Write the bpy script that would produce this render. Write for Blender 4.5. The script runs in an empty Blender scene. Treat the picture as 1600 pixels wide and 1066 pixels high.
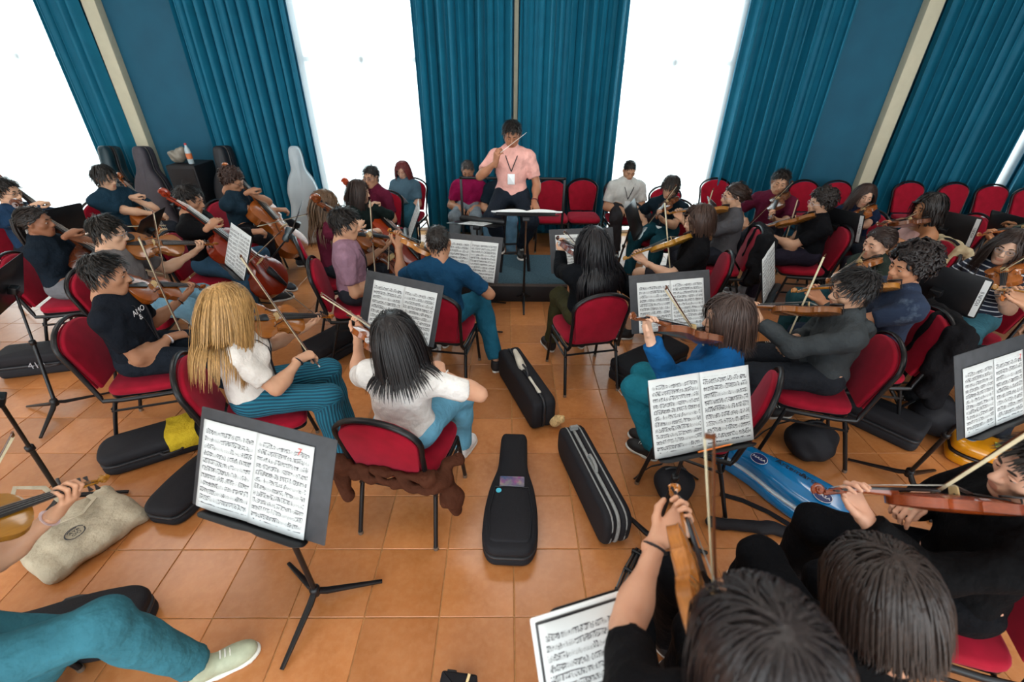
import bpy, math, random
import numpy as np
from mathutils import Vector, Matrix
random.seed(7); RNG = np.random.default_rng(7)
SC = bpy.context.scene; COL = SC.collection
R = math.radians
# ------------------------------------------------------------------ camera
CAMZ = 2.25; FPX = 711.0; PITCH = R(31.2); ROLL = R(0.59)
_c, _s = math.cos(PITCH), math.sin(PITCH)
_R0 = np.array([1., 0, 0]); _F = np.array([0, _c, -_s]); _U0 = np.array([0, _s, _c])
_R = _R0*math.cos(ROLL) + _U0*math.sin(ROLL); _U = _U0*math.cos(ROLL) - _R0*math.sin(ROLL)
CAM = np.array([0, 0, CAMZ])
cd = bpy.data.cameras.new('camera'); cam = bpy.data.objects.new('camera', cd); COL.objects.link(cam)
cd.sensor_width = 36.0; cd.lens = 36.0*FPX/1600; cd.clip_start = 0.02; cd.clip_end = 200
cd.dof.use_dof = True; cd.dof.focus_distance = 2.9; cd.dof.aperture_fstop = 1.9
M = Matrix.Identity(4)
for i in range(3):
    M[i][0] = _R[i]; M[i][1] = _U[i]; M[i][2] = -_F[i]; M[i][3] = CAM[i]
cam.matrix_world = M; SC.camera = cam
def ray(px, py):
    d = (px-800)/FPX*_R - (py-533)/FPX*_U + _F
    return d/np.linalg.norm(d)
def at(px, py, z=0.0):
    d = ray(px, py); t = (z-CAMZ)/d[2]
    return CAM + d*t
# ------------------------------------------------------------------ world, light, exposure
W = bpy.data.worlds.new('daylight'); SC.world = W; W.use_nodes = True
W.node_tree.nodes['Background'].inputs[0].default_value = (0.90, 0.97, 1.0, 1)
W.node_tree.nodes['Background'].inputs[1].default_value = 2.4
def area(name, loc, rot, sx, sy, power, col=(1, 1, 1), portal=False):
    l = bpy.data.lights.new(name, 'AREA'); l.shape = 'RECTANGLE'; l.size = sx; l.size_y = sy; l.energy = power; l.color = col
    l.cycles.is_portal = portal
    o = bpy.data.objects.new(name, l); COL.objects.link(o); o.location = loc; o.rotation_euler = rot
    return o
SC.view_settings.view_transform = 'Standard'; SC.view_settings.look = 'None'
SC.view_settings.gamma = 1.0; SC.view_settings.use_curve_mapping = False
SC.view_settings.exposure = 0.85
SC.cycles.use_denoising = True
SC.cycles.max_bounces = 6; SC.cycles.diffuse_bounces = 3; SC.cycles.glossy_bounces = 3; SC.cycles.transparent_max_bounces = 8
SC.cycles.caustics_reflective = False; SC.cycles.caustics_refractive = False
# ------------------------------------------------------------------ materials
MATS = {}
def srgb(h):
    if isinstance(h, str):
        h = [int(h[i:i+2], 16)/255 for i in (0, 2, 4)]
        return tuple(((c+0.055)/1.055)**2.4 if c > 0.04045 else c/12.92 for c in h)
    return tuple(h)
class NT:
    def __init__(s, m): s.t = m.node_tree; s.n = s.t.nodes; s.l = s.t.links
    def node(s, typ, **kw):
        n = s.n.new(typ)
        for k, v in kw.items(): setattr(n, k, v)
        return n
    def put(s, sock, v):
        if hasattr(v, 'is_output'): s.l.new(v, sock)
        else: sock.default_value = v
    def m(s, op, a, b=0.0, c=0.0):
        n = s.node('ShaderNodeMath', operation=op)
        for i, v in enumerate((a, b, c)): s.put(n.inputs[i], v)
        return n.outputs[0]
    def mix(s, f, a, b):
        n = s.node('ShaderNodeMix', data_type='RGBA')
        s.put(n.inputs[0], f); s.put(n.inputs[6], a if hasattr(a, 'is_output') else (*a[:3], 1)); s.put(n.inputs[7], b if hasattr(b, 'is_output') else (*b[:3], 1))
        return n.outputs[2]
    def noise(s, vec, scale, detail=3.0, rough=0.5):
        n = s.node('ShaderNodeTexNoise'); n.inputs['Scale'].default_value = scale; n.inputs['Detail'].default_value = detail; n.inputs['Roughness'].default_value = rough
        if vec is not None: s.l.new(vec, n.inputs['Vector'])
        return n.outputs[0]
    def coord(s, which='Object', scale=None):
        c = s.node('ShaderNodeTexCoord').outputs[which]
        if scale:
            mp = s.node('ShaderNodeMapping'); mp.inputs['Scale'].default_value = scale; s.l.new(c, mp.inputs['Vector']); c = mp.outputs[0]
        return c
    def ramp(s, v, lo, hi):
        n = s.node('ShaderNodeMapRange'); s.put(n.inputs[0], v); n.inputs[1].default_value = lo; n.inputs[2].default_value = hi
        return n.outputs[0]
    def bump(s, h, strength, dist=0.01):
        n = s.node('ShaderNodeBump'); n.inputs['Strength'].default_value = strength; n.inputs['Distance'].default_value = dist
        s.l.new(h, n.inputs['Height']); return n.outputs[0]
def base_mat(name):
    m = bpy.data.materials.new(name); m.use_nodes = True
    return m, NT(m), m.node_tree.nodes['Principled BSDF']
def mat(name, col, rough=0.6, metal=0.0, spec=0.5, var=0.12, scale=20.0, bump=0.0, stretch=None, coat=0.0, sheen=0.0, sss=0.0):
    """procedural principled material: colour broken up by noise, optional relief"""
    if name in MATS: return MATS[name]
    m, t, p = base_mat(name); c = srgb(col)
    co = t.coord('Object', stretch)
    n = t.noise(co, scale)
    t.l.new(t.mix(t.ramp(n, 0.3, 0.7), tuple(x*(1-var) for x in c), tuple(min(1, x*(1+var)) for x in c)), p.inputs['Base Color'])
    p.inputs['Roughness'].default_value = rough; p.inputs['Metallic'].default_value = metal
    p.inputs['Specular IOR Level'].default_value = spec
    if coat: p.inputs['Coat Weight'].default_value = coat; p.inputs['Coat Roughness'].default_value = 0.08
    if sheen: p.inputs['Sheen Weight'].default_value = sheen; p.inputs['Sheen Roughness'].default_value = 0.4
    if sss: p.inputs['Subsurface Weight'].default_value = sss; p.inputs['Subsurface Radius'].default_value = (0.02, 0.008, 0.004)
    if bump: t.l.new(t.bump(n, bump), p.inputs['Normal'])
    MATS[name] = m; return m
def cloth_mat(col, rough=0.85, weave=0.15, var=0.14):
    key = 'cloth_%s' % (col if isinstance(col, str) else '%.2f_%.2f_%.2f' % col)
    if key in MATS: return MATS[key]
    m, t, p = base_mat(key); c = srgb(col); co = t.coord('Object')
    big = t.noise(co, 9.0, 4); fine = t.noise(co, 140.0, 2)
    t.l.new(t.mix(t.ramp(big, 0.3, 0.7), tuple(x*(1-var) for x in c), tuple(min(1, x*(1+var)) for x in c)), p.inputs['Base Color'])
    p.inputs['Roughness'].default_value = rough; p.inputs['Specular IOR Level'].default_value = 0.1
    h = t.m('ADD', t.m('MULTIPLY', t.noise(co, 16.0, 3), 1.0), t.m('MULTIPLY', fine, weave*0.3))
    t.l.new(t.bump(h, 0.6, 0.035), p.inputs['Normal'])
    MATS[key] = m; return m
def hair_mat(col):
    key = 'hair_' + col
    if key in MATS: return MATS[key]
    m, t, p = base_mat(key); c = srgb(col)
    n = t.noise(t.coord('Object', (60, 60, 6)), 2.0, 3)
    t.l.new(t.mix(t.ramp(n, 0.25, 0.75), tuple(x*0.55 for x in c), tuple(min(1, x*1.5) for x in c)), p.inputs['Base Color'])
    p.inputs['Roughness'].default_value = 0.42; p.inputs['Specular IOR Level'].default_value = 0.35
    t.l.new(t.bump(n, 0.35, 0.006), p.inputs['Normal'])
    MATS[key] = m; return m
def skin_mat(col):
    key = 'skin_' + col
    if key in MATS: return MATS[key]
    m, t, p = base_mat(key); c = srgb(col); n = t.noise(t.coord('Object'), 14.0, 4)
    t.l.new(t.mix(t.ramp(n, 0.3, 0.7), (c[0]*0.93, c[1]*0.88, c[2]*0.86), (min(1, c[0]*1.05), c[1]*1.06, c[2]*1.06)), p.inputs['Base Color'])
    p.inputs['Roughness'].default_value = 0.5; p.inputs['Specular IOR Level'].default_value = 0.35
    p.inputs['Subsurface Weight'].default_value = 0.08; p.inputs['Subsurface Radius'].default_value = (0.012, 0.005, 0.003)
    MATS[key] = m; return m
def wood_mat(col, dark=None, gloss=0.22):
    key = 'varnish_' + col
    if key in MATS: return MATS[key]
    m, t, p = base_mat(key); c = srgb(col); d = srgb(dark) if dark else tuple(x*0.45 for x in c)
    g = t.noise(t.coord('Object', (60, 4, 60)), 3.0, 4)
    b = t.noise(t.coord('Object'), 7.0, 2)
    t.l.new(t.mix(t.m('MULTIPLY_ADD', t.ramp(g, 0.3, 0.7), 0.45, t.m('MULTIPLY', t.ramp(b, 0.35, 0.7), 0.4)), c, d), p.inputs['Base Color'])
    p.inputs['Roughness'].default_value = gloss; p.inputs['Coat Weight'].default_value = 0.6; p.inputs['Coat Roughness'].default_value = 0.1
    MATS[key] = m; return m
# ------------------------------------------------------------------ objects
def tag(o, label=None, cat=None, group=None, kind=None):
    if label: o['label'] = label
    if cat: o['category'] = cat
    if group: o['group'] = group
    if kind: o['kind'] = kind
    return o
def empty(name, loc=(0, 0, 0), rz=0.0, label=None, cat=None, group=None, kind=None):
    o = bpy.data.objects.new(name, None); COL.objects.link(o); o.empty_display_size = 0.05
    o.location = loc; o.rotation_euler = (0, 0, rz)
    return tag(o, label, cat, group, kind)
def link(name, me, parent=None, mats=None, matrix=None):
    o = bpy.data.objects.new(name, me); COL.objects.link(o)
    if parent is not None: o.parent = parent
    if matrix is not None: o.matrix_local = matrix
    if mats is not None:
        ms = mats if isinstance(mats, (list, tuple)) else [mats]
        if len(me.materials) == 0:
            for m_ in ms: me.materials.append(m_)
        else:
            for i, m_ in enumerate(ms):
                if me.materials[i] != m_:
                    o.material_slots[i].link = 'OBJECT'; o.material_slots[i].material = m_
    return o
def np_mesh(name, V, F, mi=None, smooth=True, uv=None):
    """mesh from vertex array and list of faces (array of quads or list of tuples)"""
    me = bpy.data.meshes.new(name)
    V = np.asarray(V, dtype=np.float32)
    if isinstance(F, np.ndarray):
        n, k = F.shape
        me.vertices.add(len(V)); me.vertices.foreach_set('co', V.ravel())
        me.loops.add(n*k); me.loops.foreach_set('vertex_index', F.astype(np.int32).ravel())
        me.polygons.add(n); me.polygons.foreach_set('loop_start', np.arange(0, n*k, k, dtype=np.int32))
    else:
        me.from_pydata([tuple(map(float, v)) for v in V], [], [tuple(f) for f in F])
    n = len(me.polygons)
    if mi is not None: me.polygons.foreach_set('material_index', np.asarray(mi, dtype=np.int32))
    me.polygons.foreach_set('use_smooth', np.full(n, bool(smooth)))
    me.update(calc_edges=True); me.validate()
    return me
class MB:
    """collects shapes of one part"""
    def __init__(s): s.V = []; s.F = []; s.mi = []; s.sm = []
    def add(s, V, F, mi=0, sm=False):
        b = len(s.V); s.V += [tuple(v) for v in V]; s.F += [tuple(i+b for i in f) for f in F]; s.mi += [mi]*len(F); s.sm += [sm]*len(F)
        return s
    def box(s, c, d, rot=None, mi=0, bev=0.0):
        x, y, z = (q/2 for q in d)
        if bev:
            return s.prism([(-x, -y), (x, -y), (x, y), (-x, y)], -z, z, bev, 2, mat=Matrix.Translation(c) @ (rot.to_4x4() if rot else Matrix.Identity(4)), mi=mi, rc=bev)
        V = [Vector((a*x, b*y, e*z)) for a in (-1, 1) for b in (-1, 1) for e in (-1, 1)]
        V = [(rot @ v if rot else v) + Vector(c) for v in V]
        return s.add(V, [(0, 1, 3, 2), (4, 6, 7, 5), (0, 4, 5, 1), (2, 3, 7, 6), (0, 2, 6, 4), (1, 5, 7, 3)], mi)
    def tube(s, pts, r, n=8, mi=0, cap=True, flat=1.0, up=None):
        P = [Vector(p) for p in pts]; k = len(P); rs = r if isinstance(r, (list, tuple)) else [r]*k
        V = []; F = []
        ref = Vector(up) if up is not None else Vector((0, 0, 1))
        prev = None
        for i in range(k):
            t = (P[min(i+1, k-1)] - P[max(i-1, 0)]).normalized()
            if prev is None:
                a = ref if abs(t.dot(ref)) < 0.95 else Vector((1, 0, 0))
                u = (a - t*a.dot(t)).normalized()
            else:
                u = prev - t*prev.dot(t); u = u.normalized() if u.length > 1e-6 else prev
            prev = u; w = t.cross(u)
            for j in range(n):
                a = 2*math.pi*j/n
                V.append(P[i] + u*(math.cos(a)*rs[i]*flat) + w*(math.sin(a)*rs[i]))
        for i in range(k-1):
            for j in range(n):
                a, b = i*n+j, i*n+(j+1) % n
                F.append((a, b, b+n, a+n))
        if cap: F.append(tuple(range(n))[::-1]); F.append(tuple((k-1)*n+j for j in range(n)))
        return s.add(V, F, mi, True)
    def lathe(s, prof, n=16, mat=None, mi=0):
        V = []; F = []
        for r, z in prof:
            for j in range(n):
                a = 2*math.pi*j/n; v = Vector((r*math.cos(a), r*math.sin(a), z)); V.append(mat @ v if mat else v)
        for i in range(len(prof)-1):
            for j in range(n):
                a, b = i*n+j, i*n+(j+1) % n; F.append((a, b, b+n, a+n))
        F.append(tuple(range(n))[::-1]); F.append(tuple((len(prof)-1)*n+j for j in range(n)))
        return s.add(V, F, mi, True)
    def ball(s, c, r, n=10, mi=0):
        r = r if isinstance(r, (tuple, list)) else (r, r, r); m = n//2+1
        V = []; F = []
        for i in range(m+1):
            th = math.pi*i/m
            for j in range(n):
                a = 2*math.pi*j/n; V.append((c[0]+r[0]*math.sin(th)*math.cos(a), c[1]+r[1]*math.sin(th)*math.sin(a), c[2]-r[2]*math.cos(th)))
        for i in range(m):
            for j in range(n):
                a, b = i*n+j, i*n+(j+1) % n; F.append((a, b, b+n, a+n))
        return s.add(V, F, mi, True)
    def prism(s, out, z0, z1, bev=0.0, segs=2, mat=None, mi=0, rc=0.0, dome=0.0, sm=True):
        """slab with the given ccw outline, edges rounded by bev; rc rounds outline corners"""
        O = [Vector((p[0], p[1])) for p in out]
        if rc: O = round_corners(O, rc)
        n = len(O); nr = []
        for i in range(n):
            a = (O[i]-O[i-1]); b = (O[(i+1) % n]-O[i])
            na = Vector((a.y, -a.x)); nb = Vector((b.y, -b.x))
            v = (na.normalized() if na.length > 1e-9 else na) + (nb.normalized() if nb.length > 1e-9 else nb)
            nr.append(v.normalized() if v.length > 1e-6 else Vector((0, 0)))
        rings = []
        if bev:
            for k in range(segs+1):
                a = math.pi/2*k/segs; rings.append((bev*(1-math.sin(a)), z0+bev*(1-math.cos(a))))
            for k in range(segs+1):
                a = math.pi/2*k/segs; rings.append((bev*(1-math.cos(a)), z1-bev*(1-math.sin(a))))
        else: rings = [(0, z0), (0, z1)]
        V = []; F = []
        for off, z in rings:
            for i in range(n): p = O[i]-nr[i]*off; V.append((p.x, p.y, z))
        for k in range(len(rings)-1):
            for i in range(n):
                a, b = k*n+i, k*n+(i+1) % n; F.append((a, b, b+n, a+n))
        F.append(tuple(range(n))[::-1]); L = (len(rings)-1)*n
        cx = sum((v[0] for v in V[L:L+n]))/n; cy = sum((v[1] for v in V[L:L+n]))/n
        if dome:
            for q, (sc, hz) in enumerate(((0.75, 0.55), (0.4, 0.9))):
                for i in range(n):
                    x, y, z = V[L+i]; V.append((cx+(x-cx)*sc, cy+(y-cy)*sc, z+dome*hz))
                for i in range(n):
                    a, b = L+q*n+i, L+q*n+(i+1) % n; F.append((a, b, b+n, a+n))
            L2 = L+2*n; V.append((cx, cy, V[L][2]+dome)); ci = len(V)-1
            for i in range(n): F.append((L2+i, L2+(i+1) % n, ci))
        else: F.append(tuple(L+i for i in range(n)))
        if mat is not None: V = [mat @ Vector(v) for v in V]
        return s.add(V, F, mi, sm)
    def mesh(s, name, smooth=None):
        me = bpy.data.meshes.new(name); me.from_pydata(s.V, [], s.F)
        me.polygons.foreach_set('material_index', np.array(s.mi, dtype=np.int32))
        me.polygons.foreach_set('use_smooth', np.array(s.sm if smooth is None else [smooth]*len(s.F)))
        me.update()
        if any(s.sm) or smooth:
            try: me.set_sharp_from_angle(angle=R(50))
            except Exception: pass
        return me
    def build(s, name, mats, parent=None, matrix=None): return link(name, s.mesh(name), parent, mats, matrix)
def round_corners(O, rc, seg=5):
    res = []; n = len(O)
    for i in range(n):
        p, a, b = O[i], O[i-1], O[(i+1) % n]
        u = (a-p); v = (b-p); r = min(rc, u.length*0.49, v.length*0.49); u.normalize(); v.normalize()
        for k in range(seg+1):
            t = k/seg; q = (p+u*r)*(1-t)**2 + p*2*t*(1-t) + (p+v*r)*t*t; res.append(q)
    return res
def frame(o, x, y, z):
    m = Matrix.Identity(4)
    for i in range(3): m[i][0] = x[i]; m[i][1] = y[i]; m[i][2] = z[i]; m[i][3] = o[i]
    return m
def unit(v): v = np.asarray(v, float); return v/max(1e-9, np.linalg.norm(v))
def frame_yz(o, y, z):
    y = unit(y); z = np.asarray(z, float); z = unit(z - y*np.dot(z, y)); x = np.cross(y, z); return frame(o, x, y, z)
def text(parent, s, size, m, matrix, name='lettering'):
    c = bpy.data.curves.new('t', 'FONT'); c.body = s; c.size = size; c.align_x = 'CENTER'; c.align_y = 'CENTER'; c.extrude = 0.0004; c.resolution_u = 3
    o = bpy.data.objects.new('t', c); COL.objects.link(o)
    me = bpy.data.meshes.new_from_object(o.evaluated_get(bpy.context.evaluated_depsgraph_get()))
    bpy.data.objects.remove(o); me.materials.clear()
    return link(name, me, parent, m, matrix)
def copy_tree(o, parent=None):
    c = o.copy(); COL.objects.link(c); c.parent = parent
    for ch in list(o.children): copy_tree(ch, c)
    return c
BLACK = lambda: mat('black_steel', '17181b', 0.35, 0.3, 0.5, 0.15, 30)
BLACKCLOTH = lambda: mat('black_nylon', '1b1b20', 0.75, 0, 0.3, 0.3, 260, 0.25)
# ------------------------------------------------------------------ the room
WY = 7.0; TOP = 3.9; XL, XR = -9.2, 9.2; YB = -4.0; TILE = 0.3567
teal = (0.003, 0.115, 0.205)
def wall_mat():
    m, t, p = base_mat('teal_painted_wall'); n = t.noise(t.coord('Object'), 3.0, 5); f = t.noise(t.coord('Object'), 120, 2)
    t.l.new(t.mix(t.ramp(n, 0.3, 0.7), (0.001, 0.080, 0.145), (0.002, 0.096, 0.168)), p.inputs['Base Color'])
    p.inputs['Roughness'].default_value = 0.7; t.l.new(t.bump(f, 0.15, 0.003), p.inputs['Normal']); return m
TEALWALL = wall_mat()
CREAM = mat('cream_paint', 'c9c4ab', 0.6, 0, 0.4, 0.05, 8)
WHITEP = mat('white_paint', 'e6e8e6', 0.6, 0, 0.4, 0.04, 6)
# floor : grout bed, then tiles laid piece by piece
GROUT = mat('tile_grout', 'b98a5a', 0.8, 0, 0.3, 0.2, 30)
fl = MB().box(((XL+XR)/2, (YB+8)/2, -0.055), (XR-XL, 8-YB, 0.1)).build('floor', GROUT); tag(fl, kind='structure')
def tile_mat():
    m, t, p = base_mat('terracotta_tile')
    oi = t.node('ShaderNodeObjectInfo'); co = t.coord('Object')
    vm = t.node('ShaderNodeVectorMath', operation='ADD'); t.l.new(co, vm.inputs[0])
    g = t.node('ShaderNodeNewGeometry'); t.l.new(g.outputs['Position'], vm.inputs[1])
    n = t.noise(vm.outputs[0], 2.6, 5, 0.55); n2 = t.noise(vm.outputs[0], 14.0, 5, 0.6)
    a = t.mix(t.ramp(n, 0.3, 0.7), (0.42, 0.145, 0.036), (0.55, 0.215, 0.07))
    b = t.mix(t.m('MULTIPLY', t.ramp(n2, 0.42, 0.72), 0.35), a, (0.62, 0.30, 0.12))
    hs = t.node('ShaderNodeHueSaturation'); t.l.new(b, hs.inputs['Color'])
    t.l.new(t.m('MULTIPLY_ADD', oi.outputs['Random'], 0.34, 0.82), hs.inputs['Value'])
    t.l.new(hs.outputs[0], p.inputs['Base Color'])
    t.l.new(t.m('MULTIPLY_ADD', n2, 0.12, 0.26), p.inputs['Roughness'])
    p.inputs['Specular IOR Level'].default_value = 0.5
    p.inputs['Coat Weight'].default_value = 0.35; p.inputs['Coat Roughness'].default_value = 0.22
    t.l.new(t.bump(n2, 0.03, 0.004), p.inputs['Normal']); return m
TILEM = tile_mat()
g = TILE/2 - 0.0028
tb = MB().prism([(-g, -g), (g, -g), (g, g), (-g, g)], -0.012, 0.0, 0.002, 1, rc=0.004, sm=False); tme = tb.mesh('floor_tile')
YAW0 = R(0.80); ox, oy = 0.0182*CAMZ, 0.5218*CAMZ
cells = []
for i in range(-30, 31):
    for j in range(-6, 22):
        x = ox + (i+0.5)*TILE; y = oy + (j+0.5)*TILE
        X = x*math.cos(YAW0)-y*math.sin(YAW0); Y = x*math.sin(YAW0)+y*math.cos(YAW0)
        if not (XL+0.2 < X < XR-0.2 and YB < Y < WY-0.1): continue
        d = np.array([X, Y, 0]) - CAM; zc = d @ _F; seen = False
        if zc > 0.2:
            u, v = 800+FPX*(d @ _R)/zc, 533-FPX*(d @ _U)/zc; seen = -90 < u < 1690 and -50 < v < 1200
        cells.append((0 if seen else 1, np.linalg.norm(d), X, Y))
cells.sort()
far = MB()
for k, (sn, d, X, Y) in enumerate(cells):
    if k < 300:
        o = link('floor_tile', tme, fl, TILEM, Matrix.Translation((X, Y, random.uniform(-0.0006, 0.0006))) @ Matrix.Rotation(YAW0, 4, 'Z'))
    else:
        c_, s_ = math.cos(YAW0), math.sin(YAW0)
        far.add([(X+a*c_-b*s_, Y+a*s_+b*c_, z) for z in (-0.012, 0) for a, b in ((-g, -g), (g, -g), (g, g), (-g, g))],
                [(4, 5, 6, 7), (0, 1, 5, 4), (1, 2, 6, 5), (2, 3, 7, 6), (3, 0, 4, 7)])
tag(far.build('floor_tiling', TILEM, fl), kind='stuff')
# openings in the back wall (x from, x to)
WIN = [(-9.0, -5.80), (-2.86, -1.22), (1.32, 2.92), (6.90, 7.30)]
def solid_wall(name, spans, m):
    b = MB()
    for x0, x1, z0, z1 in spans: b.box(((x0+x1)/2, WY+0.1, (z0+z1)/2), (x1-x0, 0.2, z1-z0))
    return tag(b.build(name, m), kind='structure')
solid_wall('wall_back', [(XL, -9.0, 0, TOP), (-5.80, -2.86, 0, TOP), (-1.22, 1.32, 0, TOP), (2.92, 6.90, 0, TOP), (7.30, XR, 0, TOP)] + [(a, b, 3.6, TOP) for a, b in WIN], TEALWALL)
tag(MB().box((XL-0.1, 1.5, TOP/2), (0.2, 11, TOP)).build('wall_left', WHITEP), kind='structure')
tag(MB().box((XR+0.1, 1.5, TOP/2), (0.2, 11, TOP)).build('wall_right', TEALWALL), kind='structure')
tag(MB().box((0, 1.6, TOP+0.05), (XR-XL+0.4, 11.6, 0.1)).build('ceiling', WHITEP), kind='structure')
# glazing
def glass_mat():
    m, t, p = base_mat('window_glass'); out = t.n['Material Output']
    tr = t.node('ShaderNodeBsdfTransparent'); tr.inputs[0].default_value = (0.93, 0.97, 0.97, 1)
    gl = t.node('ShaderNodeBsdfGlossy'); gl.inputs['Roughness'].default_value = 0.05
    mx = t.node('ShaderNodeMixShader'); mx.inputs[0].default_value = 0.06
    t.l.new(tr.outputs[0], mx.inputs[1]); t.l.new(gl.outputs[0], mx.inputs[2]); t.l.new(mx.outputs[0], out.inputs[0]); return m
GLASS = glass_mat()
WFRAME = mat('white_aluminium', 'f4f6f6', 0.4, 0.0, 0.5, 0.03, 8)
for n_, (a, b) in enumerate(WIN):
    w = empty('window_%d' % (n_+1), ((a+b)/2, WY+0.12, 0), kind='structure')
    hw = (b-a)/2; f = MB()
    f.box((-hw+0.03, 0, 1.8), (0.06, 0.08, 3.6)).box((hw-0.03, 0, 1.8), (0.06, 0.08, 3.6)).box((0, 0, 3.57), (2*hw, 0.08, 0.06)).box((0, 0, 0.03), (2*hw, 0.08, 0.06))
    f.build('window_frame', WFRAME, w)
    nb = max(1, round(2*hw/0.8)); pw = 2*hw/nb
    for q in range(1, nb): MB().box((-hw+q*pw, 0, 1.8), (0.045, 0.06, 3.5)).build('mullion', WFRAME, w)
    MB().box((0, 0, 2.3), (2*hw-0.1, 0.06, 0.06)).build('transom', WFRAME, w)
    for q in range(nb):
        for z0, z1 in ((0.06, 2.27), (2.33, 3.54)):
            MB().box((-hw+(q+0.5)*pw, 0, (z0+z1)/2), (pw-0.05, 0.006, z1-z0)).build('pane', GLASS, w)
def voile_mat():
    m, t, p = base_mat('white_voile'); out = t.n['Material Output']; f = t.noise(t.coord('Object', (1, 1, .04)), 30, 2)
    tr = t.node('ShaderNodeBsdfTransparent'); tl = t.node('ShaderNodeBsdfTranslucent'); t.l.new(t.mix(f, (.82, .86, .87), (.92, .95, .96)), tl.inputs[0])
    mx = t.node('ShaderNodeMixShader'); mx.inputs[0].default_value = 0.6; t.l.new(tr.outputs[0], mx.inputs[1]); t.l.new(tl.outputs[0], mx.inputs[2]); t.l.new(mx.outputs[0], out.inputs[0]); return m
VOILE = voile_mat()
for n_, (a, b) in enumerate(WIN):
    nx = int((b-a)/.03); xs = np.linspace(a, b, nx); V = np.array([(x-(a+b)/2, .02*math.sin(x*31+2*math.sin(x*5)), z) for z in (.06, 1.8, 3.6) for x in xs]); i = np.arange(nx*3).reshape(3, nx)
    F = np.stack([i[:-1, :-1], i[:-1, 1:], i[1:, 1:], i[1:, :-1]], -1).reshape(-1, 4)
    o = link('voile_curtain', np_mesh('voile', V, F), None, VOILE); o.location = ((a+b)/2, WY+.03, 0)
    tag(o, ['sheer white voile over the far left window', 'sheer white voile over the window left of the conductor', 'sheer white voile over the window right of the conductor', 'sheer white voile in the bright slit at far right'][n_], 'curtain', 'sheer voile curtains')
# columns and strips on the back wall
for n_, (x, w_, dp, m) in enumerate([(-5.23, 0.17, 0.12, CREAM), (5.12, 0.19, 0.12, CREAM), (0.015, 0.055, 0.05, CREAM), (-4.25, 0.03, 0.06, CREAM), (4.18, 0.028, 0.06, CREAM)]):
    b = MB(); b.box((x, WY-dp/2, TOP/2), (w_, dp, TOP), bev=0.006); b.box((x, WY-dp/2-0.004, 0.06), (w_+0.02, dp+0.012, 0.12))
    tag(b.build('trim_%d' % (n_+1), m), kind='structure')
for n_, (a, b) in enumerate([(-5.14, -4.27), (4.20, 5.02)]):
    tag(MB().box(((a+b)/2, WY-0.01, 0.05), (b-a, 0.02, 0.10)).build('baseboard_%d' % (n_+1), TEALWALL), kind='structure')
# curtains : heavy pleated cloth
def curtain_mat():
    m, t, p = base_mat('teal_curtain'); n = t.noise(t.coord('Object'), 5.0, 3); f = t.noise(t.coord('Object', (1, 1, 0.05)), 160, 2)
    t.l.new(t.mix(t.ramp(n, 0.3, 0.7), (0.001, 0.120, 0.205), (0.002, 0.146, 0.242)), p.inputs['Base Color'])
    p.inputs['Roughness'].default_value = 0.62; p.inputs['Specular IOR Level'].default_value = 0.3
    p.inputs['Sheen Weight'].default_value = 0.25; p.inputs['Sheen Tint'].default_value = (0.2, 0.7, 0.9, 1)
    t.l.new(t.bump(f, 0.1, 0.003), p.inputs['Normal']); return m
CURT = curtain_mat()
CURTEDGE = mat('curtain_rail_steel', 'a9aaa6', 0.4, 0.8)
def curtain(x0, x1, label, pleat=0.13, y=WY-0.14, amp=0.07):
    rg = np.random.default_rng(int(abs(x0*100))+3)
    nx = int((x1-x0)/0.011); nz = 26
    t = np.linspace(0, 1, nx); ph = np.cumsum(rg.uniform(0.35, 1.75, nx)); ph = np.convolve(np.pad(ph, 8, mode='edge'), np.ones(17)/17, 'valid')
    ph = (ph-ph[0])/(ph[-1]-ph[0])*(x1-x0)/pleat*2*math.pi
    a1 = np.interp(t, np.linspace(0, 1, 14), rg.uniform(0.55, 1.25, 14)); sh = np.interp(t, np.linspace(0, 1, 11), rg.uniform(-2, 2, 11))
    Z = np.linspace(0.09, 3.62, nz); V = np.zeros((nz, nx, 3))
    for k, z in enumerate(Z):
        q = 1-z/3.6; w = 1+0.25*q
        pz = ph + sh*q*0.5
        V[k, :, 0] = x0+(x1-x0)*t + 0.018*np.sin(pz*2+1)*w
        V[k, :, 1] = y + amp*a1*w*(np.sin(pz)+0.22*np.sin(2.7*pz+sh)) - 0.02
        V[k, :, 2] = z + 0.006*np.sin(pz)
    V = V.reshape(-1, 3); i = np.arange(nx*nz).reshape(nz, nx)
    F = np.stack([i[:-1, :-1], i[:-1, 1:], i[1:, 1:], i[1:, :-1]], -1).reshape(-1, 4)
    org = np.array([(x0+x1)/2, y, 0.0]); root = empty('curtain', org, 0, label, 'curtain', 'teal curtains along the back wall')
    link('drape', np_mesh('drape', V-org, F), root, CURT)
    MB().tube([(x0-org[0], 0, 3.66), (x1-org[0], 0, 3.66)], 0.014, 8).build('curtain_rail', CURTEDGE, root)
    for q in range(int((x1-x0)/0.3)+1): MB().tube([(x0-org[0]+q*0.3, 0, 3.6), (x0-org[0]+q*0.3, 0, 3.68)], 0.006, 5).build('hook', CURTEDGE, root)
curtain(-1.30, -0.02, 'teal pleated curtain left of the pole directly behind the conductor')
curtain(0.05, 1.40, 'teal pleated curtain right of the pole directly behind the conductor')
curtain(-4.22, -2.80, 'broad teal curtain between flat teal wall and the window left of the conductor')
curtain(-5.86, -5.34, 'narrow teal curtain bunched beside the far left window')
curtain(2.84, 4.15, 'broad teal curtain right of the window at the conductor\'s side')
curtain(5.24, 6.97, 'dark teal curtain right of the right cream column')
curtain(7.22, 9.0, 'teal curtain at the far right edge past the bright slit')
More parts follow.
